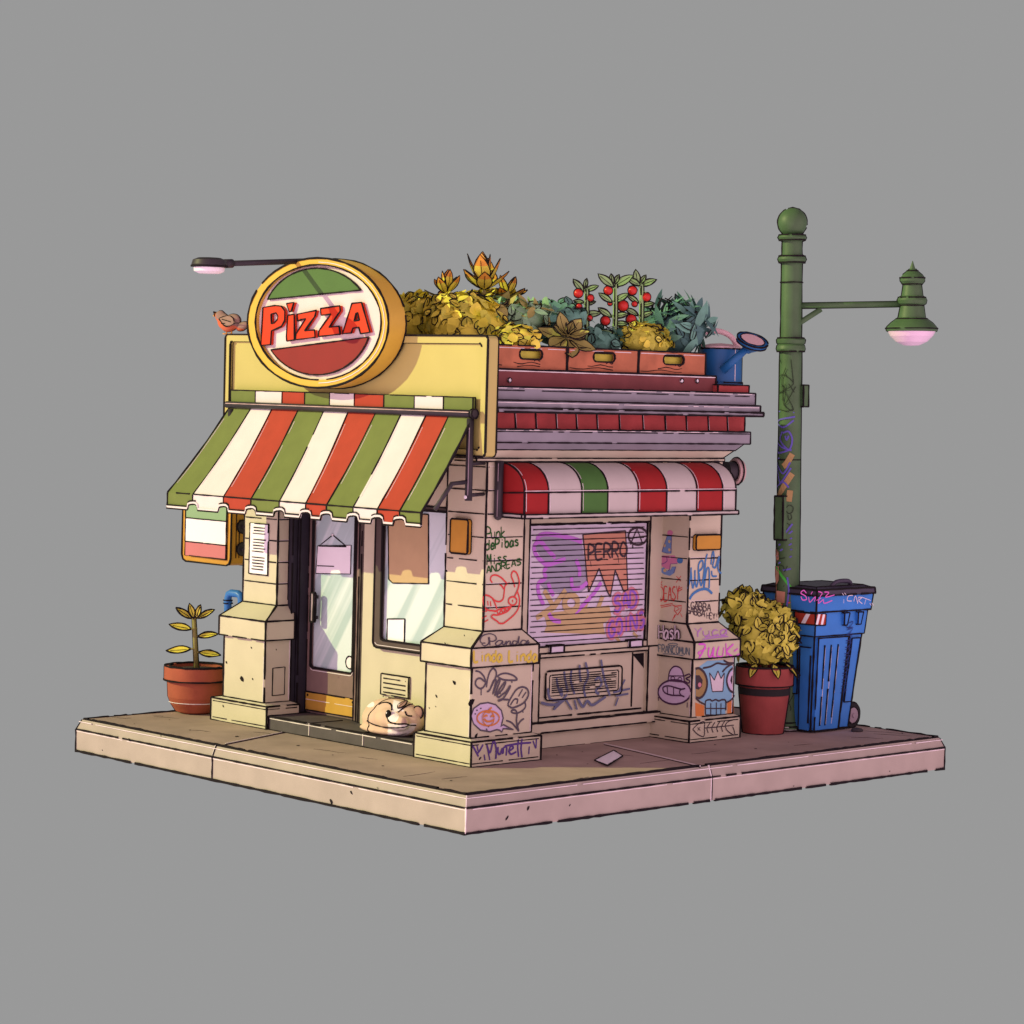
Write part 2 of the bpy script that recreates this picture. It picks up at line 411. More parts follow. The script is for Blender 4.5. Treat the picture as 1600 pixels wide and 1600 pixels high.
chips(mb, [(H(x, y, 'x', 0), NX, r) for x, y, r in ((203, 1157, .035), (549, 1238, .03), (518, 1253, .04), (590, 1231, .012), (252, 1150, .015), (160, 1172, .012))]
      + [(H(x, y, 'y', 0), NY, r) for x, y, r in ((792, 1278, .03), (825, 1263, .03), (890, 1258, .015), (747, 1299, .02), (1240, 1228, .012), (1390, 1205, .012))])
struct(mb.build('kerb'))
mb = MB()
i_ = c_+.02
mb.box(i_, SX-i_, i_, SY-i_, -.0105, 0, M['pave'], .014)
for pts in ([(352, 1162), (475, 1137)], [(944, 1162), (1010, 1177), (1094, 1197)]):
    mb.tube([H(x, y, 'z', .001) for x, y in pts], .009, PALE, 4, jit=.2); mb.tube([H(x, y+1.8, 'z', .001) for x, y in pts], .006, INK, 4, jit=.3)
for x, y, l, s in ((185, 1112, 70, .1), (165, 1120, 40, .05), (240, 1119, 40, .08), (395, 1143, 40, .1), (560, 1183, 30, .1), (630, 1213, 50, -.15), (690, 1217, 40, -.1), (850, 1228, 60, -.22), (880, 1222, 40, -.2),
                   (1000, 1192, 60, -.1), (1080, 1178, 45, -.12), (1345, 1141, 70, .08), (1365, 1146, 60, .06), (1330, 1152, 50, .02), (960, 1178, 30, .1), (1240, 1165, 30, -.1), (490, 1170, 50, .12), (300, 1140, 30, .1)):
    P = [H(x+l*t/4, y+s*l*t/4+rnd.random(), 'z', .0005) for t in range(5)]
    P = [q for q in P if .12 < q.x < SX-.12 and .12 < q.y < SY-.12]
    mb.tube(P, [.002, .004, .004, .003, .001][:len(P)], INK, 3, smooth=False)
chips(mb, [(H(x, y, 'z', 0), V((0, 0, 1)), r) for x, y, r in ((297, 1141, .03), (322, 1143, .02), (370, 1151, .04), (466, 1165, .035), (598, 1197, .03), (705, 1220, .03), (265, 1125, .02), (910, 1175, .02), (918, 1194, .02), (1117, 1164, .03),
                                                  (1181, 1170, .03), (1232, 1160, .02), (870, 1180, .02), (1410, 1146, .02), (1005, 1157, .02), (210, 1131, .015), (520, 1180, .02))])
struct(mb.build('pavement'))

# ================================================================== the building
shop = thing('pizza_shop', 'small cream stucco corner pizza shop with graffiti on its side wall and a roof garden', 'building', (1.9, 2.3, 0))
ST = M['stucco']
mb = MB()
mb.box(2.121, 5.55, 2.13, 5.9, 0, 3.5, ST, 0); mb.box(1.9, 2.12, 2.2, 3.975, 0, 3.5, ST, 0); mb.box(1.9, 2.12, 3.976, 5.4, 2.87, 3.5, ST, 0); mb.box(1.93, 2.12, 5.32, 5.9, 0, 3.5, ST, 0)
wall = mb.build('wall', shop)
mb = MB(); mb.box(1.7, 1.895, 2.2, 5.4, 2.86, 3.5, ST); mb.box(1.463, 1.699, 1.62, 5.95, 3.471, 4.25, ST, 0); mb.build('lintel', shop)

def pillar(pl, pd, cp, sh, zs, label=None):
    mb = MB(); z1, z2, z3, z4, z5 = zs
    mb.box(*pl, 0, z1, ST)
    mb.hexa([V((x, y, z)) for z, r in ((z1, pl), (z1+.03, pd)) for x, y in ((r[0], r[2]), (r[1], r[2]), (r[1], r[3]), (r[0], r[3]))], ST, 0)
    mb.box(*pd, z1+.03, z2, ST)
    mb.box(*cp, z2, z3, ST)
    mb.hexa([V((x, y, z)) for z, r in ((z3, cp), (z4, sh)) for x, y in ((r[0], r[2]), (r[1], r[2]), (r[1], r[3]), (r[0], r[3]))], ST)
    mb.box(*sh, z4, z5, ST)
    z = z4+.265
    while z < z5-.1:
        p = [V((sh[0], sh[2], z)), V((sh[1], sh[2], z)), V((sh[1], sh[3], z)), V((sh[0], sh[3], z))]
        for i in range(4):
            a, b = p[i], p[(i+1) % 4]; d = (b-a)*.04
            mb.edge(a+d, b-d, .0065, gap=.06); 
        q = V((0, 0, .012)); mb.edge(p[0]+q+(p[1]-p[0])*.06, p[1]+q-(p[1]-p[0])*.3, .004, PALE, gap=.1)
        z += .265
    for r, zz in ((pl, .04), (pl, z1-.035)):
        mb.edge((r[0]+.02, r[2]-.001, zz), (r[1]-.04, r[2]-.001, zz), .005, gap=.12); mb.edge((r[0]-.001, r[2]+.02, zz), (r[0]-.001, r[3]-.04, zz), .005, gap=.12)
    # pale line painted as a highlight along the near arrises
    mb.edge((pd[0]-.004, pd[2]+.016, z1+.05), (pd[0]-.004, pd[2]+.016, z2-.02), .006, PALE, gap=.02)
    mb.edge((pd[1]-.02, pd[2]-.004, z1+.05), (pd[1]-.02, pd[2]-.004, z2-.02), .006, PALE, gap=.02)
    return mb
NP = dict(pl=(1.37, 2.455, 1.42, 2.385), pd=(1.42, 2.37, 1.5, 2.265), cp=(1.37, 2.42, 1.46, 2.31), sh=(1.66, 2.26, 1.59, 2.245), zs=(.285, 1.115, 1.335, 1.5, 3.47))
LP = dict(pl=(1.37, 1.88, 5.115, 6.24), pd=(1.42, 1.82, 5.235, 6.06), cp=(1.37, 1.82, 5.172, 6.105), sh=(1.65, 1.93, 5.32, 6.0), zs=(.28, 1.085, 1.32, 1.495, 3.47))
FP = dict(pl=(4.97, 5.9, 1.42, 2.33), pd=(5.07, 5.83, 1.49, 2.30), cp=(5.04, 5.88, 1.44, 2.31), sh=(5.07, 5.64, 1.60, 2.30), zs=(.265, 1.015, 1.225, 1.435, 3.42))
mb = pillar(**NP)
chips(mb, [(H(x, y, 'x', a), NX, r) for x, y, a, r in ((726, 993, 1.45, .015), (696, 1006, 1.37, .02), (710, 1067, 1.42, .04), (682, 1088, 1.42, .025), (681, 1104, 1.42, .012), (671, 1106, 1.42, .012), (698, 892, 1.66, .018))]
      + [(H(x, y, 'y', a), NY, r) for x, y, a, r in ((744, 1149, 1.5, .03), (750, 1185, 1.42, .025), (781, 1083, 1.5, .02), (736, 1098, 1.5, .06))])
pn = mb.build('pillar', shop)
mb = pillar(**LP)
chips(mb, [(H(x, y, 'x', 1.42), NX, r) for x, y, r in ((378, 1060, .05), (395, 1061, .02), (354, 1035, .03), (393, 1012, .018), (432, 1015, .015))] + [(H(349, 1103, 'x', 1.37), NX, .02)])
pa = [H(x, y, 'y', 5.235) for x, y in ((426, 1044), (445, 1042), (444, 1085), (425, 1087))]
for i in range(4): mb.edge(pa[i]+V((0, -.002, 0)), pa[(i+1) % 4]+V((0, -.002, 0)), .005, gap=.1)
mb.build('pillar', shop)
mb = pillar(**FP); pf = mb.build('pillar', shop)

# ---- entablature on the side
def layer(name_mb, y, x1, z0, z1, m, yb=5.95, ink=.008): name_mb.box(1.465, x1, y, yb, z0, z1, m, ink)
mb = MB()
C = M['cornice']
mb.box(1.465, 5.62, 1.56, 5.9, 3.42, 3.455, ST, .006)
p = [V((x, y, z)) for z, (x0, x1, y0, y1) in ((3.456, (1.466, 5.60, 1.58, 5.9)), (3.555, (1.466, 5.72, 1.50, 5.93))) for x, y in ((x0, y0), (x1, y0), (x1, y1), (x0, y1))]
mb.hexa(p, ST, .006)
p = [V((x, y, z)) for z, (x0, x1, y0, y1) in ((3.556, (1.466, 5.73, 1.49, 5.93)), (3.64, (1.466, 5.83, 1.43, 5.95))) for x, y in ((x0, y0), (x1, y0), (x1, y1), (x0, y1))]
mb.hexa(p, C, .006)
layer(mb, 1.31, 5.80, 3.642, 3.79, C); mb.edge((1.48, 1.307, 3.765), (5.78, 1.307, 3.765), .005, gap=.12); mb.edge((1.48, 1.305, 3.78), (5.2, 1.305, 3.78), .005, PALE, gap=.08)
layer(mb, 1.24, 5.95, 3.985, 4.03, C, ink=.011)
layer(mb, 1.26, 5.91, 4.032, 4.115, C); mb.edge((1.48, 1.257, 4.09), (5.88, 1.257, 4.09), .005, PALE, gap=.1)
layer(mb, 1.31, 5.87, 4.117, 4.265, C); mb.edge((1.48, 1.307, 4.225), (5.85, 1.307, 4.225), .005, gap=.15); mb.edge((1.48, 1.305, 4.25), (5.8, 1.305, 4.25), .005, PALE, gap=.1)
mb.build('cornice', shop)
mb = MB(); layer(mb, 1.45, 5.845, 3.792, 3.983, M['brick'])
for i in range(12):
    x = H((495, 581, 666, 750, 836, 929, 1027, 1120, 1208, 1299, 1379, 1450)[i]/2.6667+620, 658, 'y', 1.45).x
    if x < 5.8: mb.edge((x, 1.447, 3.80), (x-.02, 1.447, 3.975), .008, gap=0); mb.edge((x+.014, 1.446, 3.81), (x-.006, 1.446, 3.97), .004, PALE, gap=0)
mb.build('brick_band', shop)
mb = MB(); mb.box(5.30, 5.87, 1.42, 5.9, 4.267, 4.36, M['brick'], .008); mb.box(1.62, 5.30, 1.75, 5.9, 4.267, 4.33, M['cornice'], .006); mb.build('roof', shop)
mb = MB(); mb.box(1.466, 5.345, 1.5, 1.72, 4.267, 4.462, M['plank'], .009)
mb.edge((1.48, 1.495, 4.445), (5.33, 1.495, 4.445), .008, PALE, gap=.03)
rb_ = mb.build('roof_plank', shop)
for px in (795, 1064, 1088):
    q = H(px, 594 if px < 900 else 595, 'y', 1.5); b = MB(); b.lathe([(.024, 0), (.024, .018), (.012, .026), (0, .027)], q, M['white'], 12, (1,), .005, (0, -1, 0)); b.build('bolt', rb_)

# ---- fascia board
mb = MB()
FX = 1.30; Y0, Y1 = H(761, 600, 'x', FX).y, H(352, 560, 'x', FX).y
Z1 = (H(356, 521, 'x', FX).z+H(761, 526, 'x', FX).z)/2; Z0 = H(761, 714, 'x', FX).z
def rrect(y0, y1, z0, z1, r, n=5):
    P = []
    for cy, cz, a in ((y1-r, z1-r, 0), (y0+r, z1-r, 90), (y0+r, z0+r, 180), (y1-r, z0+r, 270)):
        for k in range(n+1): t = radians(a+90*k/n); P.append((cy+r*cos(t), cz+r*sin(t)))
    return P
out = rrect(Y0, Y1, Z0, Z1, .05); inn = rrect(Y0+.10, Y1-.10, Z0+.07, Z1-.085, .04)
mb.poly([V((FX+.16, *q)) for q in out], M['fascia'], (-.16, 0, 0), holes=[[V((FX+.16, *q)) for q in inn]])
mb.poly([V((FX+.14, *q)) for q in inn], M['fascia'], (-.10, 0, 0))
for lp, x in ((out, FX), (out, FX+.16), (inn, FX)): mb.tube([V((x-.001, *q)) for q in lp], .009, INK, 4, jit=.3, gap=.03, closed=True)
mb.tube([V((FX+.041, *q)) for q in inn], .006, INK, 4, jit=.3, gap=.1, closed=True)
mb.build('fascia_board', shop)

# ---- doorstep
mb = MB()
mb.box(1.40, 2.1, 2.39, 5.11, .001, .165, M['step'], .009)
for px, py in ((483, 1145), (567, 1163)):
    y = H(px, py, 'x', 1.4).y
    mb.edge((1.397, y, .02), (1.397, y, .165), .007, PALE, gap=0); mb.edge((1.40, y, .167), (1.9, y-.02, .167), .006, INK, gap=0)
mb.edge((1.396, 2.45, .14), (1.396, 5.08, .14), .007, PALE, gap=.03); mb.build('door_step', shop)
# ---- door
mb = MB()
DX = 2.04
mb.box(1.82, DX+.08, 5.24, 5.318, .166, 2.86, M['jamb'], .008); mb.box(1.90, DX+.05, 5.195, 5.239, .166, 2.86, M['jamb'], .008)
for k, (a, b, x) in enumerate(((3.98, 4.05, 1.93), (4.06, 4.13, 1.96), (4.14, 4.215, 1.99))): mb.box(x, DX+.05, a, b, .166, 2.86, M['darkwood' if k < 2 else 'doorwood'], .008)
mb.build('door_frame', shop)
mb = MB()
dy0, dy1 = 4.22, 5.19
gl = rrect(4.30, 5.115, .73, 2.74, .05); dr = [(dy0, .17), (dy1, .17), (dy1, 2.86), (dy0, 2.86)]
mb.poly([V((DX+.06, *q)) for q in dr], M['doorwood'], (-.06, 0, 0), holes=[[V((DX+.06, *q)) for q in gl]])
mb.tube([V((DX, *q)) for q in gl], .013, INK, 4, jit=.3, closed=True); mb.edge((DX, dy0, .17), (DX, dy0, 2.8), .009); mb.edge((DX, dy1, .17), (DX, dy1, 2.8), .009)
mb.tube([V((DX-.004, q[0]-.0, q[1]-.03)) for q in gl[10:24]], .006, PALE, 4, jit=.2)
door = mb.build('door', shop)
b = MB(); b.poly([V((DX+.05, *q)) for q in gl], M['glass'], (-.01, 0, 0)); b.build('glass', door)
b = MB(); b.box(DX-.012, DX-.0005, dy0+.005, dy1-.005, .20, .425, M['brass'], .007); b.edge((DX-.014, dy0+.02, .33), (DX-.014, dy1-.02, .33), .005, PALE)
for y in (dy0+.05, dy1-.05): b.lathe([(.016, 0), (.016, .006), (0, .008)], (DX-.012, y, .385), INK, 8, (), .004, (-1, 0, 0))
b.build('kick_plate', door)
q0, q1 = H(496, 926, 'x', DX), H(496, 971, 'x', DX)
b = MB(); yh = 5.0
b.box(DX-.09, DX-.06, yh-.03, yh+.03, q1.z, q0.z, M['hub'], .009)
for z in (q1.z+.05, q0.z-.05): b.box(DX-.06, DX+.001, yh-.015, yh+.015, z-.02, z+.02, M['dark'], 0)
b.build('handle', door)
q = H(543, 1038, 'x', DX); b = MB(); b.lathe([(.075, 0), (.075, .004)], (DX+.04, 4.40, q.z+.02), M['white'], 20, (1,), .007, (-1, 0, 0)); b.build('round_sticker', door)
# ---- front window
mb = MB()
WX = 1.84
o2 = rrect(2.2, 3.70, 1.125, 2.86, .07); i2 = rrect(2.26, 3.565, 1.22, 2.80, .05)
mb.poly([V((WX+.06, *q)) for q in o2], M['darkwood'], (-.06, 0, 0), holes=[[V((WX+.06, *q)) for q in i2]])
mb.tube([V((WX, *q)) for q in o2], .010, INK, 4, jit=.3, closed=True); mb.tube([V((WX, *q)) for q in i2], .012, INK, 4, jit=.3, closed=True)
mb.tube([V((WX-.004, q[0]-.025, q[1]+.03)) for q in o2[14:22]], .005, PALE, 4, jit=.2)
win = mb.build('window', shop)
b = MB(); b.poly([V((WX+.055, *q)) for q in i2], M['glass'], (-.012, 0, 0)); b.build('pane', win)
mb = MB()
va, vb = H(598, 1052, 'x', 1.9), H(640, 1092, 'x', 1.9)
mb.box(1.875, 1.8995, vb.y, va.y, .57, va.z, ST, .006)
for k in range(6): z = va.z-.05-k*.055; mb.edge((1.873, vb.y+.05, z), (1.873, va.y-.05, z), .006, gap=.05)
mb.build('vent_grille', shop)

# ---- side wall: frame, roller shutter, hatch
WY = 2.05
mb = MB()
sx0, sx1 = H(826, 900, 'y', WY).x, H(1014, 900, 'y', WY).x
zt, zm, zl = H(920, 817, 'y', WY).z, H(950, 1004, 'y', WY).z, H(950, 1014, 'y', WY).z
hx0, hx1 = H(842, 1080, 'y', WY).x, H(1012, 1060, 'y', WY).x
fx0, fx1 = 2.2, 5.10
zh1 = H(930, 1022, 'y', WY).z; zh0 = H(930, 1126, 'y', WY).z
def hring(mb, x0, x1, z0, z1, X0, X1, Z0_, Z1_, y, th, m, ink=.008):
    mb.box(X0, x0, y, y+th, Z0_, Z1_, m, ink); mb.box(x1, X1, y, y+th, Z0_, Z1_, m, ink)
    mb.box(x0+.001, x1-.001, y, y+th, z1, Z1_, m, ink); mb.box(x0+.001, x1-.001, y, y+th, Z0_, z0, m, ink)
hring(mb, sx0, sx1, zm, zt, fx0, fx1, zl, zt+.1, WY, .075, ST)
hring(mb, hx0, hx1, zh0, zh1, fx0, fx1, .32, zl-.002, WY, .075, ST)
mb.box(fx0, fx1, WY-.05, WY+.075, .20, .318, ST, .009); mb.box(fx0, fx1, WY+.02, WY+.075, 0, .198, ST, .006)
mb.box(fx0, fx1, WY-.0, WY+.075, zt+.102, 3.44, ST, .006)
mb.build('shutter_frame', shop)
mb = MB(); SYP = WY+.045
mb.box(sx0, sx1, SYP, SYP+.03, zm, zt, M['shutter'], 0)
n = 22
for k in range(n):
    z = zt-.07-(zt-zm-.12)*k/(n-1)
    a, bb = sx0+.06+.05*rnd.random(), sx1-.03-.05*rnd.random()
    mb.edge((a, SYP-.008, z), (bb, SYP-.008, z), .0048, gap=.02)
for a, b_ in (((sx0+.01), 0), ((sx1-.01), 0)): mb.edge((a, SYP-.004, zm), (a, SYP-.004, zt), .012)
mb.edge((sx0, SYP-.004, zt-.01), (sx1, SYP-.004, zt-.01), .012)
for px in (868, 991):
    q = H(px, 1003, 'y', WY); mb.box(q.x-.11, q.x+.11, WY-.035, SYP, zm-.075, zm+.012, M['shutter'], .009)
shut = mb.build('roller_shutter', shop)
mb = MB(); HY = WY+.055
mb.box(hx0, hx1, HY, HY+.02, zh0, zh1, ST, 0)
# flat black triangle painted as the deep shadow at the right of the hatch
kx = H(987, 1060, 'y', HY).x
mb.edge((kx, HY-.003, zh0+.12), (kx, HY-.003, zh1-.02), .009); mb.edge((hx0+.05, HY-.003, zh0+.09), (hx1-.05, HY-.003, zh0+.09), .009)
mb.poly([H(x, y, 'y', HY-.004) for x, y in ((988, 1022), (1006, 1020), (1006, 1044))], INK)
hatch = mb.build('service_hatch', shop)
mb = MB(); W_ = Wall((820, 990, 7.619), (0, HY-.02, 0), NY)
g0, g1 = W_.at((245, 800)), W_.at((1160, 380))
def rr_xz(x0, x1, z0, z1, r, y): return [V((a, y, c)) for a, c in rrect(x0, x1, z0, z1, r)]
mb.poly(rr_xz(g0.x, g1.x, g0.z, g1.z, .05, HY), ST, (0, -.018, 0)); mb.tube(rr_xz(g0.x, g1.x, g0.z, g1.z, .05, HY-.018), .008, INK, 4, jit=.3, closed=True, gap=.03)
mb.tube(rr_xz(g0.x+.06, g1.x-.06, g0.z+.05, g1.z-.05, .03, HY-.018), .006, INK, 4, jit=.3, closed=True, gap=.05)
for k in range(8):
    z = g0.z+.09+(g1.z-g0.z-.17)*k/7; mb.edge((g0.x+.1, HY-.02, z), (g1.x-.1, HY-.02, z), .006, gap=.03)
grille = mb.build('grille', hatch)

# ================================================================== graffiti (flat paint on the walls)
def graf(parent, crop, p0, n, fn, label=None):
    W = Wall(crop, p0, n); b = MB(); fn(W, b); o = b.build('graffiti', parent)
    if label: o['label'] = label
    return o
CA, CB, CC, CD, CE, CF = (720, 800, 10), (720, 960, 6.667), (810, 800, 7.273), (1010, 810, 9.412), (1010, 970, 8), (820, 990, 7.619)
nS, nFs = V((0, NP['sh'][2], 0)), V((0, FP['sh'][2], 0))
def f(W, b):
    g = M['g_green']
    W.text(b, 'Punk', (400, 420), (690, 405), 175, .017, g); W.text(b, 'dePibas', (385, 595), (900, 525), 150, .02, g)
    W.text(b, 'Miss', (405, 830), (720, 790), 165, .016, g); W.text(b, 'ANDREAS', (400, 960), (930, 825), 105, .016, g)
graf(pn, CA, nS, NY, f, 'green handwriting in four lines')
def f(W, b):
    g = M['g_red']; w_ = .019
    W.strokes(b, [[(490, 1105), (460, 1055), (480, 1000), (540, 985), (620, 1020), (690, 1090), (725, 1130)], [(760, 1105), (690, 1150), (672, 1270), (655, 1360), (600, 1400), (530, 1385), (480, 1340), (430, 1310), (370, 1300), (338, 1350), (340, 1420), (370, 1500), (430, 1535), (530, 1545)],
        [(590, 1120), (640, 1160), (670, 1210)], [(840, 1175), (815, 1080), (785, 1000), (800, 940), (830, 925), (870, 960), (900, 1050), (905, 1120), (880, 1220), (830, 1325)], [(880, 1240), (905, 1320), (915, 1400), (895, 1500), (855, 1570), (800, 1630), (700, 1710), (650, 1740), (590, 1735), (560, 1705), (490, 1660), (470, 1630), (500, 1600)],
        [(805, 1370), (806, 1412)], [(520, 1560), (600, 1520), (690, 1500), (780, 1475)], [(500, 1600), (560, 1610), (650, 1585), (730, 1545), (785, 1475)], [(560, 1540), (590, 1600), (630, 1530), (660, 1585), (690, 1520), (720, 1550), (745, 1500)],
        [(415, 1390), (425, 1460)], [(460, 1395), (467, 1475)], [(490, 1350), (530, 1430), (560, 1515)], [(335, 1555), (405, 1548)], [(322, 1660), (400, 1622)], [(338, 1732), (425, 1682)]], w_, g)
    W.ell(b, (805, 1390), 66, 66, w_, g)
graf(pn, CA, nS, NY, f, 'red line drawing of a long-eared snouted head')
capn = V((0, -(NP['zs'][3]-NP['zs'][2]), (NP['sh'][2]-NP['cp'][2]))); capn = V((0, -abs(capn.y), abs(capn.z)))
def f(W, b):
    g = M['g_grey']; w_ = .015
    W.strokes(b, [[(285, 240), (290, 300), (250, 330), (215, 310)], [(255, 300), (215, 300), (200, 270), (225, 225), (300, 205), (355, 225), (365, 265), (330, 285), (295, 280)], [(295, 235), (300, 290), (300, 325)],
        [(440, 280), (395, 275), (360, 305), (375, 328), (410, 315), (435, 285), (430, 315), (455, 315), (470, 280)], [(470, 280), (468, 318), (490, 285), (515, 285), (510, 315), (545, 305)], [(590, 285), (550, 280), (535, 305), (555, 320), (585, 300), (605, 230), (598, 300), (620, 315)], [(690, 285), (645, 272), (622, 300), (645, 318), (680, 300), (700, 270), (685, 310), (712, 290)]], w_, g)
graf(pn, CB, V((0, NP['cp'][2], NP['zs'][2])), capn, f, 'grey script word Panda')
def f(W, b): W.text(b, 'Linda Linda', (135, 490), (795, 488), 115, .030, M['g_yellow'], wob=.03)
graf(pn, CB, V((0, NP['cp'][2], 0)), NY, f, 'yellow words Linda Linda')
nPd = V((0, NP['pd'][2], 0))
def f(W, b):
    g = M['g_grey']; w_ = .021
    W.strokes(b, [[(150, 590), (195, 600), (240, 650), (255, 710), (230, 760), (190, 770), (150, 730), (160, 680), (200, 665), (245, 700)], [(210, 770), (210, 842)], [(265, 760), (275, 680), (300, 600), (335, 563), (362, 590), (365, 640), (330, 720), (290, 795), (268, 800)],
        [(300, 790), (340, 690), (365, 690), (330, 830), (385, 690), (402, 700), (350, 845), (440, 720), (462, 712), (430, 780), (375, 840), (390, 862), (430, 830), (470, 800), (510, 740), (490, 790), (430, 880), (385, 900), (410, 885), (500, 888)],
        [(370, 650), (420, 620), (480, 615), (550, 640), (582, 680), (520, 686), (440, 680), (385, 655)], [(500, 960), (490, 930), (530, 850), (580, 780), (640, 755), (690, 780), (700, 840), (660, 910), (600, 950), (530, 972), (500, 955)],
        [(598, 855), (640, 780)], [(635, 870), (677, 808)], [(515, 945), (555, 885), (590, 888), (580, 932)], [(665, 905), (672, 960), (640, 1000), (580, 1030), (530, 1020), (528, 1000), (560, 995), (582, 1030), (576, 1100), (585, 1190)],
        [(470, 1105), (530, 1130), (585, 1195), (600, 1212), (590, 1160), (620, 1110), (655, 1085)], [(644, 990), (645, 1025)], [(530, 690), (530, 715)]], w_, g)
graf(pn, CB, nPd, NY, f, 'grey scribbled tag with a flower face')
def f(W, b):
    P = [(105, 1060), (130, 980), (200, 930), (280, 918), (360, 940), (420, 1000), (438, 1080), (425, 1130), (415, 1165), (440, 1148), (490, 1175), (545, 1200), (470, 1190), (436, 1190), (425, 1225), (400, 1205), (370, 1200), (300, 1222), (200, 1205), (130, 1140)]
    W.fill(b, P, M['g_lav']); W.stroke(b, P, .018, M['g_grey'], .006, False, True); b.ribbon([W.at(P[-1]), W.at(P[0])], .018, NY, M['g_grey'], .0065)
    o = M['g_orange']; W.ell(b, (280, 1080), 116, 78, .018, o, .008); W.ell(b, (280, 1080), 60, 78, .012, o, .011, -80, 80); W.ell(b, (280, 1080), 60, 78, .012, o, .012, 100, 260)
    W.strokes(b, [[(285, 1005), (295, 985), (315, 968)], [(230, 1068), (255, 1050), (268, 1062)], [(305, 1065), (325, 1052), (342, 1066)], [(235, 1085), (260, 1110), (300, 1112), (340, 1095)], [(255, 1018), (300, 1022)]], .022, o, .012)
    for q in ((205, 978), (165, 998), (148, 1036), (285, 1168), (265, 1195), (270, 1210)): W.disc(b, q, 9, 8, M['g_grey'], .007, 8)
graf(pn, CB, nPd, NY, f, 'pale speech bubble with an orange pumpkin face')
def f(W, b):
    g = M['g_purple']; w_ = .024
    W.strokes(b, [[(115, 1360), (145, 1410), (182, 1480)], [(230, 1355), (200, 1410), (172, 1445)], [(165, 1355), (178, 1420)], [(240, 1460), (250, 1520)], [(300, 1515), (265, 1350)], [(265, 1350), (300, 1440), (330, 1330), (345, 1320), (365, 1400), (360, 1505)],
        [(385, 1380), (385, 1440), (405, 1455), (425, 1400)], [(425, 1390), (430, 1455)], [(440, 1450), (445, 1390), (475, 1385), (470, 1470)], [(490, 1430), (545, 1390), (520, 1370), (500, 1420), (520, 1455), (575, 1430)], [(600, 1300), (590, 1380), (600, 1485)], [(635, 1295), (625, 1400), (635, 1490)],
        [(455, 1370), (600, 1345), (730, 1335)], [(710, 1375), (705, 1455)], [(748, 1315), (778, 1395)], [(785, 1300), (780, 1395)]], w_, g, curve=True)
graf(pn, CB, V((0, NP['pl'][2], 0)), NY, f, 'purple Nunetti tag')
# roller shutter
nSh = V((0, SYP, 0))
def f(W, b):
    W.fill(b, [(210, 255), (440, 270), (720, 330), (775, 760), (800, 850), (700, 920), (330, 910), (230, 810), (300, 720), (325, 600), (230, 480), (190, 400), (222, 335)], M['g_slate'], .001)
    g = M['g_magenta']
    W.strokes(b, [[(215, 330), (225, 280), (300, 250), (450, 265), (640, 310), (720, 345)], [(420, 520), (330, 430), (270, 355), (220, 340), (175, 400), (200, 490), (280, 575), (340, 595), (450, 560), (530, 535)], [(330, 600), (290, 680), (305, 750), (225, 815), (230, 930), (285, 1060)], [(335, 800), (360, 880), (400, 950)],
        [(600, 740), (615, 860), (700, 860), (780, 800)], [(650, 540), (690, 640), (690, 740)], [(940, 800), (850, 930), (750, 1040), (640, 1150)], [(340, 1150), (390, 1225), (480, 1245)], [(560, 960), (520, 1060), (560, 1100)]], .055, g, .0028)
graf(shut, CC, nSh, NY, f, 'purple outlined figure with a grey fill')
def f(W, b):
    g = M['g_gold']
    W.fill(b, [(230, 1160), (560, 1120), (1030, 1060), (1060, 1200), (960, 1270), (985, 1390), (640, 1380), (290, 1370), (320, 1290), (300, 1200)], g, .0034)
    W.strokes(b, [[(290, 890), (400, 1080)], [(535, 885), (400, 1080), (200, 1205)], [(560, 1200), (600, 1240)], [(800, 960), (740, 1110)], [(955, 955), (895, 1110)]], .085, g, .0044, False)
    W.ell(b, (595, 1035), 75, 88, .08, g, .0046)
    W.strokes(b, [[(1080, 1400), (1150, 1470)], [(1300, 1370), (1350, 1420)]], .05, g, .0034, False)
graf(shut, CC, nSh, NY, f, 'big yellow lettering YO with a yellow smear under it')
def f(W, b):
    P = [(730, 255), (1215, 215), (1238, 880), (1195, 905), (1095, 660), (1040, 965), (1010, 910), (912, 640), (795, 905), (780, 800), (745, 400)]
    W.fill(b, P, M['g_flag'], .0046); g = M['g_dark']
    for i in range(len(P)): W.stroke(b, [P[i], P[(i+1) % len(P)]], .026, g, .006, False)
    W.text(b, 'PERRO', (790, 545), (1225, 505), 165, .03, g, .0064)
    W.strokes(b, [[(815, 560), (822, 620)], [(1130, 520), (1135, 575)]], .012, g, .0064)
graf(shut, CC, nSh, NY, f, 'orange pennant with the word PERRO')
def f(W, b):
    g = M['g_dark']; W.ell(b, (1355, 275), 108, 98, .03, g, .005)
    W.strokes(b, [[(1270, 370), (1345, 190), (1405, 350)], [(1260, 300), (1450, 275)], [(1295, 360), (1295, 405)]], .026, g, .006, False)
graf(shut, CC, nSh, NY, f, 'black circled letter A')
def f(W, b):
    for wd, m, o in ((.095, M['g_coral'], .0052), (.034, M['g_violet'], .0066)):
        st = rnd.getstate()
        W.text(b, 'SAD', (1085, 1140), (1340, 1065), 180, wd, m, o, wob=0); W.text(b, 'GOING', (1020, 1420), (1420, 1300), 170, wd, m, o, wob=0)
    W.text(b, 'but', (1165, 1195), (1250, 1160), 45, .009, M['g_white'], .0075)
graf(shut, CC, nSh, NY, f, 'violet words SAD but GOING on coral spray')
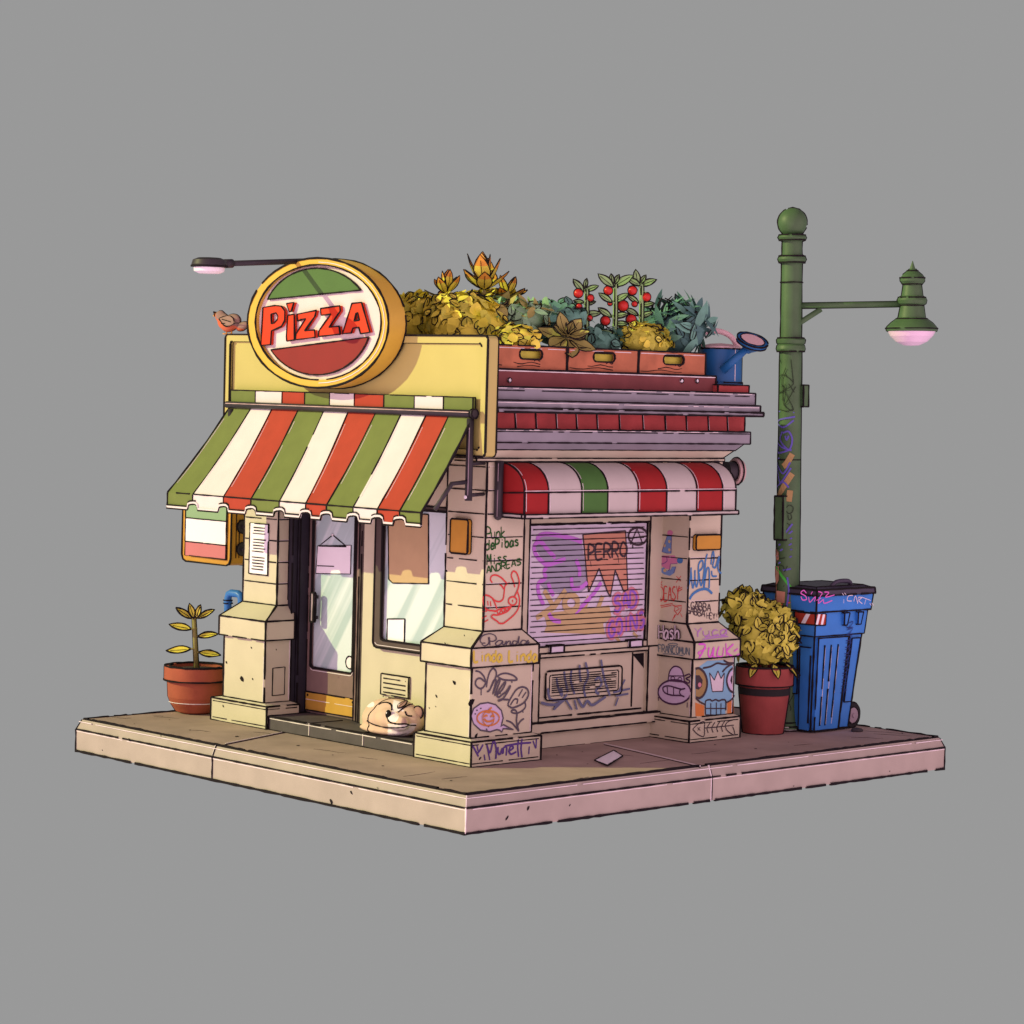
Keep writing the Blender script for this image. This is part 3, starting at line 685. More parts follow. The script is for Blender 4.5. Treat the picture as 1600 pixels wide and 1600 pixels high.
def f(W, b):
    g = M['g_steel']
    W.strokes(b, [[(375, 530), (395, 640), (440, 740), (430, 640)], [(465, 450), (480, 560), (510, 700)], [(555, 420), (545, 560), (590, 720)], [(650, 370), (650, 480), (665, 570)], [(720, 340), (750, 500), (700, 640), (720, 760)], [(905, 310), (925, 450), (960, 600), (1010, 740)], [(830, 560), (880, 520), (910, 600), (840, 680), (880, 720)],
        [(190, 820), (290, 845), (400, 830), (500, 720)], [(340, 905), (440, 810), (480, 780)], [(490, 790), (560, 905)], [(590, 790), (620, 905)], [(630, 770), (690, 870), (740, 800), (800, 850), (900, 790), (960, 750)], [(1110, 760), (1075, 860)], [(1050, 700), (1250, 655)], [(1080, 740), (1230, 715)], [(1190, 545), (1120, 680)], [(270, 650), (300, 780), (420, 790)]], .034, g, .004)
graf(grille, CF, V((0, HY-.018, 0)), NY, f, 'steel-blue scrawl')
# far pillar
nFl = V((FP['sh'][0], 0, 0))
def f(W, b):
    W.fill(b, [(315, 240), (375, 240), (368, 515), (300, 512), (230, 492)], M['g_hat']); W.disc(b, (350, 212), 42, 40, M['g_pink'], .003)
    for q in ((340, 340), (270, 400), (340, 462)): W.disc(b, q, 17, 24, M['g_gold'], .004, 12)
    W.strokes(b, [[(315, 240), (230, 492), (300, 512), (368, 515), (375, 240)]], .008, M['g_purple'], .005, False)
graf(pf, CD, nFl, NX, f, 'blue party hat with a pink pompom')
def f(W, b):
    W.fill(b, [(205, 560), (250, 545), (415, 545), (450, 600), (462, 660), (360, 668), (345, 745), (300, 745), (220, 700)], M['g_pink']); W.disc(b, (495, 620), 44, 44, M['g_blue'], .003); W.disc(b, (350, 572), 14, 14, M['g_white'], .004, 10)
    W.fill(b, [(195, 740), (260, 720), (310, 772), (360, 752), (378, 710), (440, 708), (415, 800), (350, 845), (260, 822), (205, 780)], M['g_hat'], .003); W.disc(b, (275, 765), 24, 24, M['g_gold'], .004, 12)
    W.strokes(b, [[(300, 570), (305, 630), (240, 670), (215, 660)], [(362, 668), (345, 750), (320, 765)], [(460, 665), (360, 668)], [(440, 708), (405, 805)]], .008, M['g_purple'], .005)
graf(pf, CD, nFl, NX, f, 'pink dog with a blue ball nose')
def f(W, b):
    g = M['g_red']
    W.text(b, 'DEASY', (210, 1215), (490, 1190), 200, .014, g)
    W.strokes(b, [[(185, 1290), (390, 1250)], [(220, 1308), (370, 1280)], [(185, 930), (240, 990)], [(235, 925), (185, 1000)], [(445, 850), (510, 925)], [(512, 848), (440, 945)], [(470, 1040), (532, 1012)], [(480, 1070), (535, 1040)], [(380, 1268), (430, 1292), (520, 1280), (512, 1350), (465, 1420), (415, 1350), (430, 1290)], [(450, 1300), (490, 1330), (440, 1360)], [(420, 1415), (385, 1505)], [(440, 1410), (410, 1460)], [(505, 1400), (530, 1450)]], .012, g, curve=False)
graf(pf, CD, nFl, NX, f, 'red angular tag with a heart')
def f(W, b):
    W.strokes(b, [[(605, 1035), (640, 900), (655, 720)], [(655, 780), (665, 940), (680, 1025), (705, 900), (710, 760)], [(710, 800), (715, 940), (735, 1005), (760, 880), (760, 700), (790, 630), (822, 630), (820, 720), (760, 782)], [(770, 800), (780, 900), (800, 990), (830, 880), (860, 640), (890, 520)], [(865, 650), (840, 1030), (880, 760), (915, 740), (920, 900), (915, 1030)],
        [(945, 680), (960, 540), (980, 490), (990, 600), (970, 700), (1010, 720), (1040, 620), (1065, 560), (1045, 700), (1060, 780), (1095, 805)], [(955, 770), (965, 845), (1030, 850)]], .024, M['g_blue'])
    W.stroke(b, [(630, 1190), (680, 1110), (780, 1050), (880, 1040), (962, 1105)], .034, M['g_blue'])
graf(pf, CD, nFs, NY, f, 'blue handstyle tag with an underline')
def f(W, b):
    W.text(b, 'GABBA', (650, 1330), (940, 1370), 105, .013, M['g_dark']); W.text(b, 'GABBA', (590, 1395), (855, 1450), 100, .013, M['g_dark']); W.text(b, 'HEY!', (885, 1470), (1050, 1485), 85, .012, M['g_dark'])
graf(pf, CD, nFs, NY, f, 'black words GABBA GABBA HEY!')
nFc = V((FP['cp'][0], 0, 0))
def f(W, b):
    for wd, m, o in ((.056, M['g_dark'], .012), (.022, M['g_white'], .015)): W.text(b, 'Hash', (165, 222), (425, 228), 170, wd, m, o, wob=0)
graf(pf, CE, nFc, NX, f, 'white bubble letters Hash with a black outline')
def f(W, b):
    g = M['g_teal']; W.text(b, 'FRANCOMUN', (155, 390), (540, 428), 90, .014, g); W.ell(b, (335, 296), 60, 14, .010, g); W.stroke(b, [(210, 412), (340, 418), (470, 437)], .010, g)
graf(pf, CE, nFc, NX, f, 'grey-green FRANCOMUN tag with a halo')
def f(W, b):
    g = M['g_plum']; w_ = .023
    W.ell(b, (355, 890), 205, 152, w_, g, .006); W.disc(b, (355, 890), 205, 152, M['g_lav'])
    W.fill(b, [(278, 750), (290, 650), (330, 585), (380, 568), (440, 600), (470, 680), (480, 750)], M['g_lav'], .0028)
    W.strokes(b, [[(275, 765), (290, 650), (330, 585), (380, 568), (440, 600), (470, 680), (482, 765)], [(285, 688), (475, 690)], [(270, 745), (340, 752), (475, 765)], [(480, 690), (540, 665), (552, 695), (500, 722), (548, 750), (530, 778), (480, 752)], [(485, 850), (430, 852), (300, 815), (232, 820), (212, 850), (240, 900), (330, 930), (430, 932), (485, 948)], [(265, 825), (272, 910)], [(345, 835), (345, 932)], [(490, 845), (435, 860), (418, 895), (440, 930), (480, 948)], [(515, 1020), (512, 1085)], [(155, 950), (155, 1000)]], w_*.8, g, .006)
    W.ell(b, (335, 717), 24, 20, .012, g, .006, n=14); W.ell(b, (425, 727), 24, 20, .012, g, .006, n=14)
graf(pf, CE, V((FP['pd'][0], 0, 0)), NX, f, 'lavender masked round face with big teeth')
def f(W, b):
    W.fill(b, [(608, 610), (760, 500), (960, 492), (1095, 580), (1098, 960), (985, 1035), (730, 1035), (608, 955)], M['g_sky'])
    W.fill(b, [(608, 1020), (720, 1060), (720, 1190), (640, 1195), (612, 1190)], M['g_orange'], .002); W.fill(b, [(1010, 1030), (1090, 980), (1092, 1160), (1010, 1175)], M['g_orange'], .002)
    W.fill(b, [(735, 1000), (990, 1000), (985, 1170), (735, 1175)], M['g_sky'], .0028)
    g = M['g_dark']; w_ = .030
    W.fill(b, [(612, 600), (680, 610), (740, 690), (752, 790), (730, 900), (670, 960), (612, 960)], M['g_sand'], .003); W.fill(b, [(612, 680), (660, 680), (700, 740), (690, 820), (650, 860), (612, 850)], g, .005); W.disc(b, (662, 800), 22, 30, M['g_coral'], .006, 12)
    W.stroke(b, [(610, 598), (660, 595), (720, 650), (752, 740), (750, 830), (715, 920), (660, 965), (612, 955)], w_, g, .006)
    W.fill(b, [(1095, 600), (1040, 650), (1005, 740), (1020, 840), (1095, 900)], M['g_lav'], .003); W.fill(b, [(1096, 660), (1060, 690), (1045, 750), (1070, 800), (1096, 800)], g, .005)
    W.stroke(b, [(1096, 575), (1035, 630), (1002, 720), (1008, 800), (1040, 870), (1090, 900)], w_*.9, g, .006)
    P = [(785, 650), (845, 742), (890, 625), (928, 722), (970, 650), (950, 880), (820, 885)]
    W.fill(b, P, M['g_white'], .0036)
    for i in range(7): W.stroke(b, [P[i], P[(i+1) % 7]], .016, g, .006, False)
    W.strokes(b, [[(735, 1170), (732, 1030), (745, 995), (790, 985), (815, 1000), (860, 985), (900, 1000), (940, 985), (985, 1000), (985, 1120)], [(735, 1095), (985, 1095)], [(800, 1030), (800, 1170)], [(870, 1020), (870, 1175)], [(928, 1030), (925, 1170)], [(735, 1175), (860, 1180), (985, 1172)], [(612, 965), (660, 1010), (725, 1045)], [(1096, 930), (1050, 990), (985, 1025)]], .020, g, .0064)
    W.strokes(b, [[(700, 592), (800, 570), (880, 530), (960, 542), (1065, 540)], [(960, 492), (1020, 525), (1085, 527)], [(1080, 530), (1000, 580), (945, 640)]], .024, g, .0068)
graf(pf, CE, V((0, FP['pd'][2], 0)), NY, f, 'light blue skull face with a white crown')
fcn = V((0, -(FP['zs'][3]-FP['zs'][2]), FP['sh'][2]-FP['cp'][2])).normalized()
def f(W, b): W.text(b, 'Yuca', (600, 205), (1010, 175), 110, .016, M['g_lilac']); W.stroke(b, [(700, 235), (850, 215), (1020, 200)], .014, M['g_lilac']); W.stroke(b, [(730, 210), (880, 190), (1000, 190)], .012, M['g_lilac'])
graf(pf, CE, V((0, FP['cp'][2], FP['zs'][2])), fcn, f, 'lilac tag with double underline')
def f(W, b):
    W.strokes(b, [[(650, 292), (730, 300), (705, 380), (650, 475)], [(640, 400), (745, 340)], [(780, 330), (770, 420), (800, 452), (840, 330), (830, 440), (870, 462)], [(905, 320), (880, 400), (890, 445), (945, 450)], [(965, 330), (950, 440)], [(990, 282), (1000, 455)], [(1085, 290), (1000, 385), (1090, 455)], [(1090, 382), (1140, 345)], [(1110, 442), (1165, 410)], [(680, 440), (640, 400)]], .024, M['g_fuchsia'])
graf(pf, CE, V((0, FP['cp'][2], 0)), NY, f, 'fuchsia scrawl')
def f(W, b):
    g = M['g_dark']; W.strokes(b, [[(575, 1355), (650, 1285), (720, 1262), (722, 1340), (715, 1442), (640, 1420), (575, 1355)], [(720, 1340), (900, 1325), (1090, 1303)], [(1098, 1232), (1015, 1262), (985, 1310), (1010, 1375), (1095, 1428), (1092, 1370), (1072, 1320)]], .013, g)
    W.strokes(b, [[(795+60*k, 1272-6*k), (755+60*k, 1340-5*k), (770+60*k, 1400-5*k)] for k in range(4)], .013, g); W.strokes(b, [[(635, 1330), (670, 1370)], [(670, 1325), (638, 1372)]], .011, g, curve=False)
graf(pf, CE, V((0, FP['pl'][2], 0)), NY, f, 'black fish skeleton')

# ================================================================== front awning
ax_t, ax_f = 1.255, .66
ay0, ay1 = H(740, 640, 'x', 1.255).y, H(360, 620, 'x', 1.255).y; vy0, vy1 = 1.56, 6.27
z_t, z_f = 3.93, 2.855
aw = thing('awning', 'large green cream and red striped sloping awning over the shop door', 'awning', (ax_t, 3.85, z_f))
GWR = ['green', 'cream', 'red']
bt = [H(u/2.857+240, 780, 'x', ax_f).y for u in (55, 175, 312, 435, 562, 680, 773, 892, 1000, 1100, 1195)]
bt[0], bt[-1] = vy1, vy0
tp = [ay1+(ay0-ay1)*((u-340)/1080.) for u in (340, 445, 545, 668, 785, 895, 1015, 1125, 1230, 1322, 1420)]
mb = MB()
for i in range(10):
    m = M[GWR[i % 3]]; k = 8
    def pt(j, y_t, y_b, dz=0): t = j/k; return V((ax_t+(ax_f-ax_t)*t, y_t+(y_b-y_t)*t, z_t+(z_f-z_t)*t-.035*sin(pi*t)+dz))
    vs = []
    for j in range(k+1): vs += [pt(j, tp[i], bt[i]), pt(j, tp[i+1], bt[i+1])]
    mb.add(vs, [(2*j, 2*j+1, 2*j+3, 2*j+2) for j in range(k)], m, True)
    mb.add([v-V((0, 0, .02)) for v in vs], [(2*j+2, 2*j+3, 2*j+1, 2*j) for j in range(k)], m, True)
    mb.tube([pt(j, tp[i], bt[i], .002) for j in range(k+1)], .007 if i else .011, INK, 4, jit=.3, gap=.03)
    o = .035; mb.tube([pt(j, tp[i]-o, bt[i]-o, .002) for j in range(k+1)][1:-1], .0035, PALE, 4, jit=.3, gap=.1)
mb.tube([pt(j, tp[10], bt[10], .002) for j in range(k+1)], .011, INK, 4, jit=.3)
mb.edge((ax_f, vy0, z_f+.004), (ax_f, vy1, z_f+.004), .008)
mb.build('canopy', aw)
mb = MB()                     # valance with notched hem
zh = [V((0, y, z)) for y, z in ()]
hem = []
zb_l, zb_r = 2.665, 2.70
for i in range(10):
    ya, yb = bt[i], bt[i+1]
    zb = zb_l+(zb_r-zb_l)*i/9
    st = 0. if i == 0 else .13
    hem.append([(ya, zb+(.0 if i == 0 else .07)), (ya-.06 if i else ya, zb+(.07 if i else 0)), (ya-(.10 if i else 0), zb+(.055 if i else 0)), (ya-(.12 if i else 0), zb), (yb+.10 if i < 9 else yb, zb), (yb+.08 if i < 9 else yb, zb+(.055 if i < 9 else 0)), (yb+.03 if i < 9 else yb, zb+(.07 if i < 9 else 0)), (yb, zb+(.07 if i < 9 else 0))])
for i in range(10):
    P = [(bt[i], z_f)]+hem[i]+[(bt[i+1], z_f)]
    Q = []
    for q in P:
        if not Q or (abs(q[0]-Q[-1][0])+abs(q[1]-Q[-1][1])) > 1e-4: Q.append(q)
    mb.poly([V((ax_f+.012, *q)) for q in Q], M[GWR[i % 3]], (-.012, 0, 0))
    if i: mb.edge((ax_f-.002, bt[i], z_f), (ax_f-.002, bt[i], hem[i][0][1]+.02), .006, gap=0)
hl = [q for h in hem for q in h]
mb.tube([V((ax_f-.004, q[0], q[1]+.018)) for q in hl], .016, M['cream'], 4, smooth=False)
mb.tube([V((ax_f-.008, q[0], q[1]-.004)) for q in hl], .007, INK, 4, jit=.3); mb.tube([V((ax_f-.008, q[0], q[1]+.042)) for q in hl], .006, INK, 4, jit=.3, gap=.1)
mb.edge((ax_f, vy0, z_f), (ax_f, vy0, zb_r), .009); mb.edge((ax_f, vy1, z_f), (ax_f, vy1, zb_l), .009)
mb.build('valance', aw)
mb = MB()                     # header strip above the roller
hb = [ay1-.005+(ay0+.02-ay1)*((u-340)/1070.) for u in (340, 460, 587, 692, 805, 915, 1043, 1172, 1292, 1410)]
for i in range(9):
    mb.box(ax_t-.0, ax_t+.039, hb[i+1], hb[i]-.001, 3.965, 4.135, M[('green', 'cream', 'red', 'green', 'cream', 'red', 'green', 'cream', 'green')[i]], .006)
mb.build('header_strip', aw)
mb = MB(); mb.tube([(ax_t-.03, ay0-.02, 3.955), (ax_t-.03, ay1+.03, 3.955)], .042, M['dark'], 12); mb.edge((ax_t-.07, ay0, 3.97), (ax_t-.07, ay1, 3.97), .006, M['bellpink'])
mb.lathe([(.05, 0), (.05, .04)], (ax_t-.03, ay0-.055, 3.955), M['dark'], 14, (0, 1), .007, (0, 1, 0)); mb.build('roller_tube', aw)
BXx = 1.235; yb0 = H(734, 700, 'x', BXx).y
for ya in (yb0, ay1-.05):
    mb = MB(); mb.tube([(BXx, ya, 3.90), (BXx, ya, 2.99)], .042, M['dark'], 10); mb.tube([(BXx, ya, 3.20), (.98, ya, 3.18), (.74, ya, 2.90)], .026, M['dark'], 8)
    for z in (3.05, 3.40): mb.tube([(BXx, ya, z), (1.66, max(ya, 1.64), z)], .022, M['dark'], 8)
    mb.edge((BXx-.04, ya-.03, 3.8), (BXx-.04, ya-.03, 3.05), .005, M['hub'])
    mb.lathe([(.02, 0), (.02, .012), (0, .014)], (BXx-.042, ya, 3.03), M['white'], 10, (), .004, (-1, 0, 0)); mb.build('bracket_arm', aw)

# ================================================================== side awning
y_w, y_a = 1.57, 1.19
sa = thing('awning', 'small rounded red pink and green striped awning over the graffiti shutter', 'awning', (3.6, y_w, 2.85))
sb = [H(u/2.6667+620, 790, 'y', y_a).x for u in (526, 630, 768, 877, 1003, 1122, 1247, 1355, 1410)]
XL = H(782, 730, 'y', y_w).x; sb[0] = XL+.02
zt2, zk2, zb2 = 3.405, 3.085, 2.84
cols = ['red2', 'pinkwhite', 'green2', 'pinkwhite', 'red2', 'pinkwhite', 'red2', 'pinkwhite']
def arc(x, j, k=10, r=0):
    t = j/k*pi/2; return V((x, y_w+(y_a-y_w)*sin(t)-r*sin(t), zk2+(zt2-zk2)*cos(t)+r*cos(t)))
mb = MB()
for i in range(8):
    m = M[cols[i]]; vs = []
    for j in range(11): vs += [arc(sb[i], j), arc(sb[i+1], j)]
    vs += [V((sb[i], y_a-.004, zb2)), V((sb[i+1], y_a-.004, zb2))]
    mb.add(vs, [(2*j, 2*j+1, 2*j+3, 2*j+2) for j in range(11)], m, True)
    mb.tube([arc(sb[i], j, r=.002) for j in range(11)]+[V((sb[i], y_a-.006, zb2))], .007, INK, 4, jit=.3)
    mb.tube([arc(sb[i]+.03, j, r=.002) for j in range(2, 11)]+[V((sb[i]+.03, y_a-.006, zb2+.03))], .004, PALE, 4, jit=.3, gap=.1)
mb.tube([arc(sb[8], j, r=.002) for j in range(11)]+[V((sb[8], y_a-.006, zb2))], .009, INK, 4, jit=.3)
for x, fl in ((sb[0], 0), (sb[8], 1)):
    P = [arc(x, j) for j in range(11)]+[V((x, y_a, zb2)), V((x, y_w, zb2))]
    mb.add(P, [tuple(range(13))[::1 if fl else -1]], M['red2' if not fl else 'pinkwhite'])
mb.edge((sb[0]-.004, y_w, zk2-.02), (sb[0]-.004, y_a, zk2), .007); mb.edge((sb[0], y_a-.005, zk2), (sb[8], y_a-.005, zk2), .008); mb.edge((sb[0], y_a-.008, zk2+.018), (sb[8], y_a-.008, zk2+.018), .005, PALE)
mb.edge((sb[0], y_w-.004, zt2+.002), (sb[8], y_w-.004, zt2+.002), .010)
mb.build('canopy', sa)
mb = MB(); mb.box(sb[0]-.01, sb[8]+.03, y_a-.03, y_a+.02, zb2-.045, zb2-.001, M['pinkwhite'], .008); mb.box(sb[0]-.01, sb[0]+.03, y_a+.021, y_w, zb2-.045, zb2-.001, M['pinkwhite'], .008); mb.build('front_rail', sa)
for x, ya in ((XL-.045, y_w-.03), (5.47, y_w)):
    mb = MB(); mb.tube([(x, ya, 3.43), (x, ya, 2.80)], .05, M['dark'], 10); mb.lathe([(.05, 0), (.035, -.03), (0, -.045)], (x, ya, 2.80), M['dark'], 10); mb.edge((x-.045, ya-.03, 3.4), (x-.045, ya-.03, 2.8), .005, M['hub']); mb.build('bracket', sa)

# ================================================================== the oval sign
SGX = 1.035
sg = thing('pizza_sign', 'big round yellow-rimmed sign reading PIZZA on top of the fascia', 'sign', (1.3, 4.2, 4.2))
def oval(cx, cy, rx, ry, x, n=48, tilt=0):
    return [H(cx+rx*cos(2*pi*k/n), cy+ry*sin(2*pi*k/n), 'x', x) for k in range(n)]
o1, o2, o3 = oval(497, 504.5, 110, 101.5, SGX), oval(497.5, 503.5, 98.5, 90, SGX), oval(497.5, 503.5, 97, 89, SGX)
mb = MB(); n = 48
bk = [q+V((.264, 0, 0)) for q in o1]
mb.add(o1+bk, [(k, (k+1) % n, (k+1) % n+n, k+n) for k in range(n)], M['signrim'], True)
mb.add(o1+o2, [(k, k+n, (k+1) % n+n, (k+1) % n) for k in range(n)], M['signrim'])
i3 = [q+V((.06, 0, 0)) for q in o2]
mb.add(o2+i3, [(k, k+n, (k+1) % n+n, (k+1) % n) for k in range(n)], M['signrim'], True)
mb.add(bk, [tuple(range(n))], M['signrim'])
for lp, r in ((o1, .010), (o2, .008), (bk, .010)): mb.tube(lp, r, INK, 4, jit=.3, gap=.02, closed=True)
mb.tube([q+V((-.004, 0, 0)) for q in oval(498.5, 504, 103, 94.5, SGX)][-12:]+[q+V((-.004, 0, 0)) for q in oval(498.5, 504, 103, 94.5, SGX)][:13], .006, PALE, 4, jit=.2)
mb.build('rim', sg)
mb = MB(); mb.poly([q+V((.055, 0, 0)) for q in o2], M['signface'], (.01, 0, 0)); mb.build('face', sg)
fx = SGX+.055
def seg(a0, a1, cx=497.5, cy=502.5, r=84.5, n=24): return [H(cx+r*cos(radians(a0+(a1-a0)*k/n)), cy+r*sin(radians(a0+(a1-a0)*k/n))*.985, 'x', fx) for k in range(n+1)]
mb = MB(); mb.poly(seg(204.5, 324), M['signgreen'], (-.025, 0, 0), ink=.007); mb.build('green_segment', sg)
mb = MB(); mb.poly(seg(17, 148), M['signred'], (-.025, 0, 0), ink=.007); mb.build('red_segment', sg)
mb = MB()
ZS = lambda P: [H(290+u/4.571, 390+v/4.571, 'x', fx) for u, v in P]
lets = [([(575, 414), (660, 400), (706, 405), (730, 440), (728, 510), (705, 550), (660, 572), (634, 580), (628, 680), (560, 685)], [[(632, 462), (668, 452), (681, 475), (678, 500), (655, 524), (634, 530)]]),
        ([(742, 386), (795, 378), (776, 443), (762, 445)], []), ([(752, 470), (796, 462), (800, 645), (745, 655), (742, 620)], []),
        ([(818, 462), (955, 435), (945, 478), (872, 580), (942, 575), (946, 628), (808, 645), (812, 600), (880, 495), (850, 500), (822, 512)], []),
        ([(985, 422), (1122, 402), (1126, 440), (1046, 555), (1118, 548), (1125, 605), (970, 622), (975, 580), (1060, 462), (1028, 467), (990, 470)], []),
        ([(1210, 385), (1278, 378), (1338, 592), (1272, 602), (1260, 557), (1216, 562), (1205, 597), (1143, 602)], [[(1240, 455), (1252, 452), (1264, 505), (1225, 510)]])]
for o, h in lets:
    mb.poly(ZS(o), M['letter'], (-.045, 0, 0), ink=.007, holes=[ZS(q) for q in h])
mb.build('lettering', sg)

# ---- lamp on an arm over the sign
a0 = V((1.1, 4.33, 5.68)); a0.z = H(474, 408, 'y', 4.33).z; 
a1 = H(352, 412, 'y', 4.33)
lm = thing('sign_lamp', 'dark lamp on a long arm reaching out over the PIZZA sign', 'lamp', (1.3, 4.33, 5.6))
dA = (a1-H(474, 408, 'y', 4.33)).normalized(); aS = H(474, 408, 'y', 4.33)
mb = MB(); mb.tube([aS-dA*.0, a1], .033, M['dark'], 10); mb.tube([a1-dA*.10, a1+dA*.02], .052, M['dark'], 10); mb.tube([aS+V((.02, 0, 0)), V((aS.x+.03, 4.33, aS.z-.10))], .03, M['dark'], 8); mb.build('arm', lm)
hc = H(327, 413, 'y', 4.33)
mb = MB(); mb.lathe([(.19, -.035), (.205, -.02), (.205, .0), (.19, .05), (.13, .075), (0, .082)], hc, M['dark'], 24, (1,), .008, sx=1., ref=(1, 0, 0)); mb.build('lamp_head', lm)
mb = MB(); mb.lathe([(0, -.11), (.12, -.105), (.175, -.08), (.18, -.036)], hc, M['white'], 24, (), caps=False); mb.build('diffuser', lm)
# ================================================================== light box on the left flank
bxx = 2.2
L0, L1 = H(285, 840, 'x', bxx), H(361, 840, 'x', bxx)
zb_ = H(320, 880, 'x', bxx).z
lb = thing('light_box_sign', 'green white and red light box sign on the left flank beside the menu pillar', 'sign', (bxx+.1, (L0.y+L1.y)/2, zb_))
mb = MB()
oo = rrect(L1.y, L0.y, zb_, zb_+1.0, .09, 2)
mb.poly([V((bxx+.30, *q)) for q in oo], M['amber'], (-.30, 0, 0)); mb.tube([V((bxx, *q)) for q in oo], .010, INK, 4, jit=.3, closed=True)
mb.tube([V((bxx+.30, *q)) for q in oo], .010, INK, 4, jit=.3, closed=True)
for dx in (.08, .13, .22): mb.edge((bxx+dx, L1.y-.002, zb_+.1), (bxx+dx, L1.y-.002, zb_+.9), .005, gap=.15)
mb.build('frame', lb)
for nm, za, zc, m in (('red_panel', .08, .262, 'flagpink'), ('white_panel', .264, .575, 'white'), ('green_panel', .577, .93, 'flaggreen')):
    b = MB(); b.box(bxx-.02, bxx-.0005, L1.y+.08, L0.y-.09, zb_+za, zb_+zc, M[nm and m], .006); b.build('panel', lb)
for py in (823, 858):
    q = H(372, py, 'y', L1.y); b = MB(); b.lathe([(.085, 0), (.085, .02), (.06, .03), (.028, .032), (.028, L1.y-5.93)], (bxx+.17, L1.y, q.z), M['dark'], 16, (1,), .006, (0, -1, 0)); b.build('mount', lb)
# ---- menu sheet, plaques
q0, q1 = H(392, 817, 'x', 1.65), H(419, 899, 'x', 1.65)
mb = MB(); mb.box(1.637, 1.6495, q1.y, q0.y, q1.z, q0.z, M['paper'], .006)
k = 0; z = q0.z-.05
while z > q1.z+.04:
    if k % 6 != 3: mb.edge((1.634, q0.y-.05-.04*rnd.random(), z), (1.634, q1.y+.04+.05*rnd.random(), z), .0055, gap=.05)
    z -= .037; k += 1
tag(mb.build('menu_sheet', loc=(1.65, q0.y, q1.z)), 'tall white printed menu sheet fixed to the left front pillar', 'menu')
def plaque(p0, p1, ax, val, n, label):
    mb = MB(); a, b = H(*p0, ax, val), H(*p1, ax, val); n = V(n)
    if ax == 'x': P = [V((val, y, z)) for y, z in rrect(b.y, a.y, b.z, a.z, .03, 3)]
    else: P = [V((x, val, z)) for x, z in rrect(a.x, b.x, b.z, a.z, .03, 3)]
    mb.poly([q+n*.0005 for q in P], M['amber'], n*.055); mb.tube([q+n*.056 for q in P], .008, INK, 4, jit=.3, closed=True); mb.tube([q+n*.002 for q in P], .008, INK, 4, jit=.3, closed=True)
    tag(mb.build('wall_plaque', loc=(a+b)/2), label, 'plaque', 'amber plaques on the pillars')
plaque((710, 810), (736, 866), 'x', 1.66, (-1, 0, 0), 'upright amber plaque on the corner pillar beside the shop window')
plaque((1083, 836), (1121, 858), 'y', FP['sh'][2], (0, -1, 0), 'wide amber plaque on the far graffiti pillar above a blue tag')
# ---- notice on the door, posters in the window
mb = MB(); xg = DX+.0385
P = [H(x, y, 'x', xg) for x, y in ((497, 853), (549, 852), (548, 897), (494, 896))]
mb.poly(P, M['paper'], (-.004, 0, 0), ink=.004)
for v in (884,): mb.tube([H(496, v, 'x', xg-.005), H(522, v+1, 'x', xg-.005)], .005, INK, 4, jit=.3)
pin = H(520, 836, 'x', xg-.005)
for e in ((501, 851), (540, 853)): mb.tube([pin, H(*e, 'x', xg-.005)], .005, INK, 4, jit=.3)
mb.tube([H(499, 853, 'x', xg-.006), H(541, 854, 'x', xg-.006)], .007, INK, 4, jit=.3)
mb.ball(pin, .018, M['white'], 8, 6)
tag(mb.build('hanging_notice', loc=P[3]), 'white notice hanging by a string on the glass door', 'notice')
wx = WX+.0425
mb = MB(); P = [H(x, y, 'x', wx) for x, y in ((607, 800), (670, 804), (670, 912), (614, 911), (608, 905))]
mb.poly(P, M['tan'], (-.004, 0, 0), ink=.006); tag(mb.build('poster', loc=P[3]), 'plain tan poster stuck high in the shop window', 'poster')
mb = MB(); P = [H(x, y, 'x', wx) for x, y in ((606, 967), (633, 967), (632, 1008), (605, 1006))]
mb.poly(P, M['paper'], (-.004, 0, 0), ink=.006); tag(mb.build('paper_notice', loc=P[3]), 'small blank white paper in the lower corner of the shop window', 'notice')
# ---- wall bell, blue hoop
q = H(1152, 736, 'y', 1.85)
be = thing('wall_bell', 'round pinkish bell on the far side wall behind the striped awning', 'bell', q)
mb = MB(); bx_ = H(1136, 735, 'y', 1.83).x; 
mb.lathe([(.155, .10), (.17, .14), (.15, .19), (.08, .215), (0, .22)], (bx_, 1.83, q.z), M['bellpink'], 24, (1,), .008, (1, -.25, 0)); mb.build('dome', be)
mb = MB(); mb.lathe([(.12, -.02), (.12, .098)], (bx_, 1.83, q.z), M['dark'], 18, (1,), .008, (1, -.25, 0)); mb.build('back_box', be)
hy0, hy1 = H(356, 950, 'x', 2.5), H(377, 950, 'x', 2.5); hz = H(365, 927, 'x', 2.5).z
mb = MB(); R_ = .07
pts = [V((2.5, hy0.y, .0)), V((2.5, hy0.y, hz-R_)), V((2.5, hy0.y-.02, hz-.02)), V((2.5, hy0.y-R_, hz)), V((2.5, hy1.y+R_, hz)), V((2.5, hy1.y+.02, hz-.02)), V((2.5, hy1.y, hz-R_)), V((2.5, hy1.y, .0))]
mb.tube(pts, .05, M['pipeblue'], 12)
for z in (hz-.12,): mb.lathe([(.058, -.02), (.058, .02)], (2.5, hy0.y, z), M['pipeblue'], 12, (0, 1), .006)
for p in (pts[0], pts[-1]): mb.lathe([(.1, 0), (.1, .02)], p, M['pipeblue'], 14, (1,))
tag(mb.build('pipe_hoop', loc=(2.5, (hy0.y+hy1.y)/2, 0)), 'bright blue pipe hoop standing behind the left pillar', 'pipe')
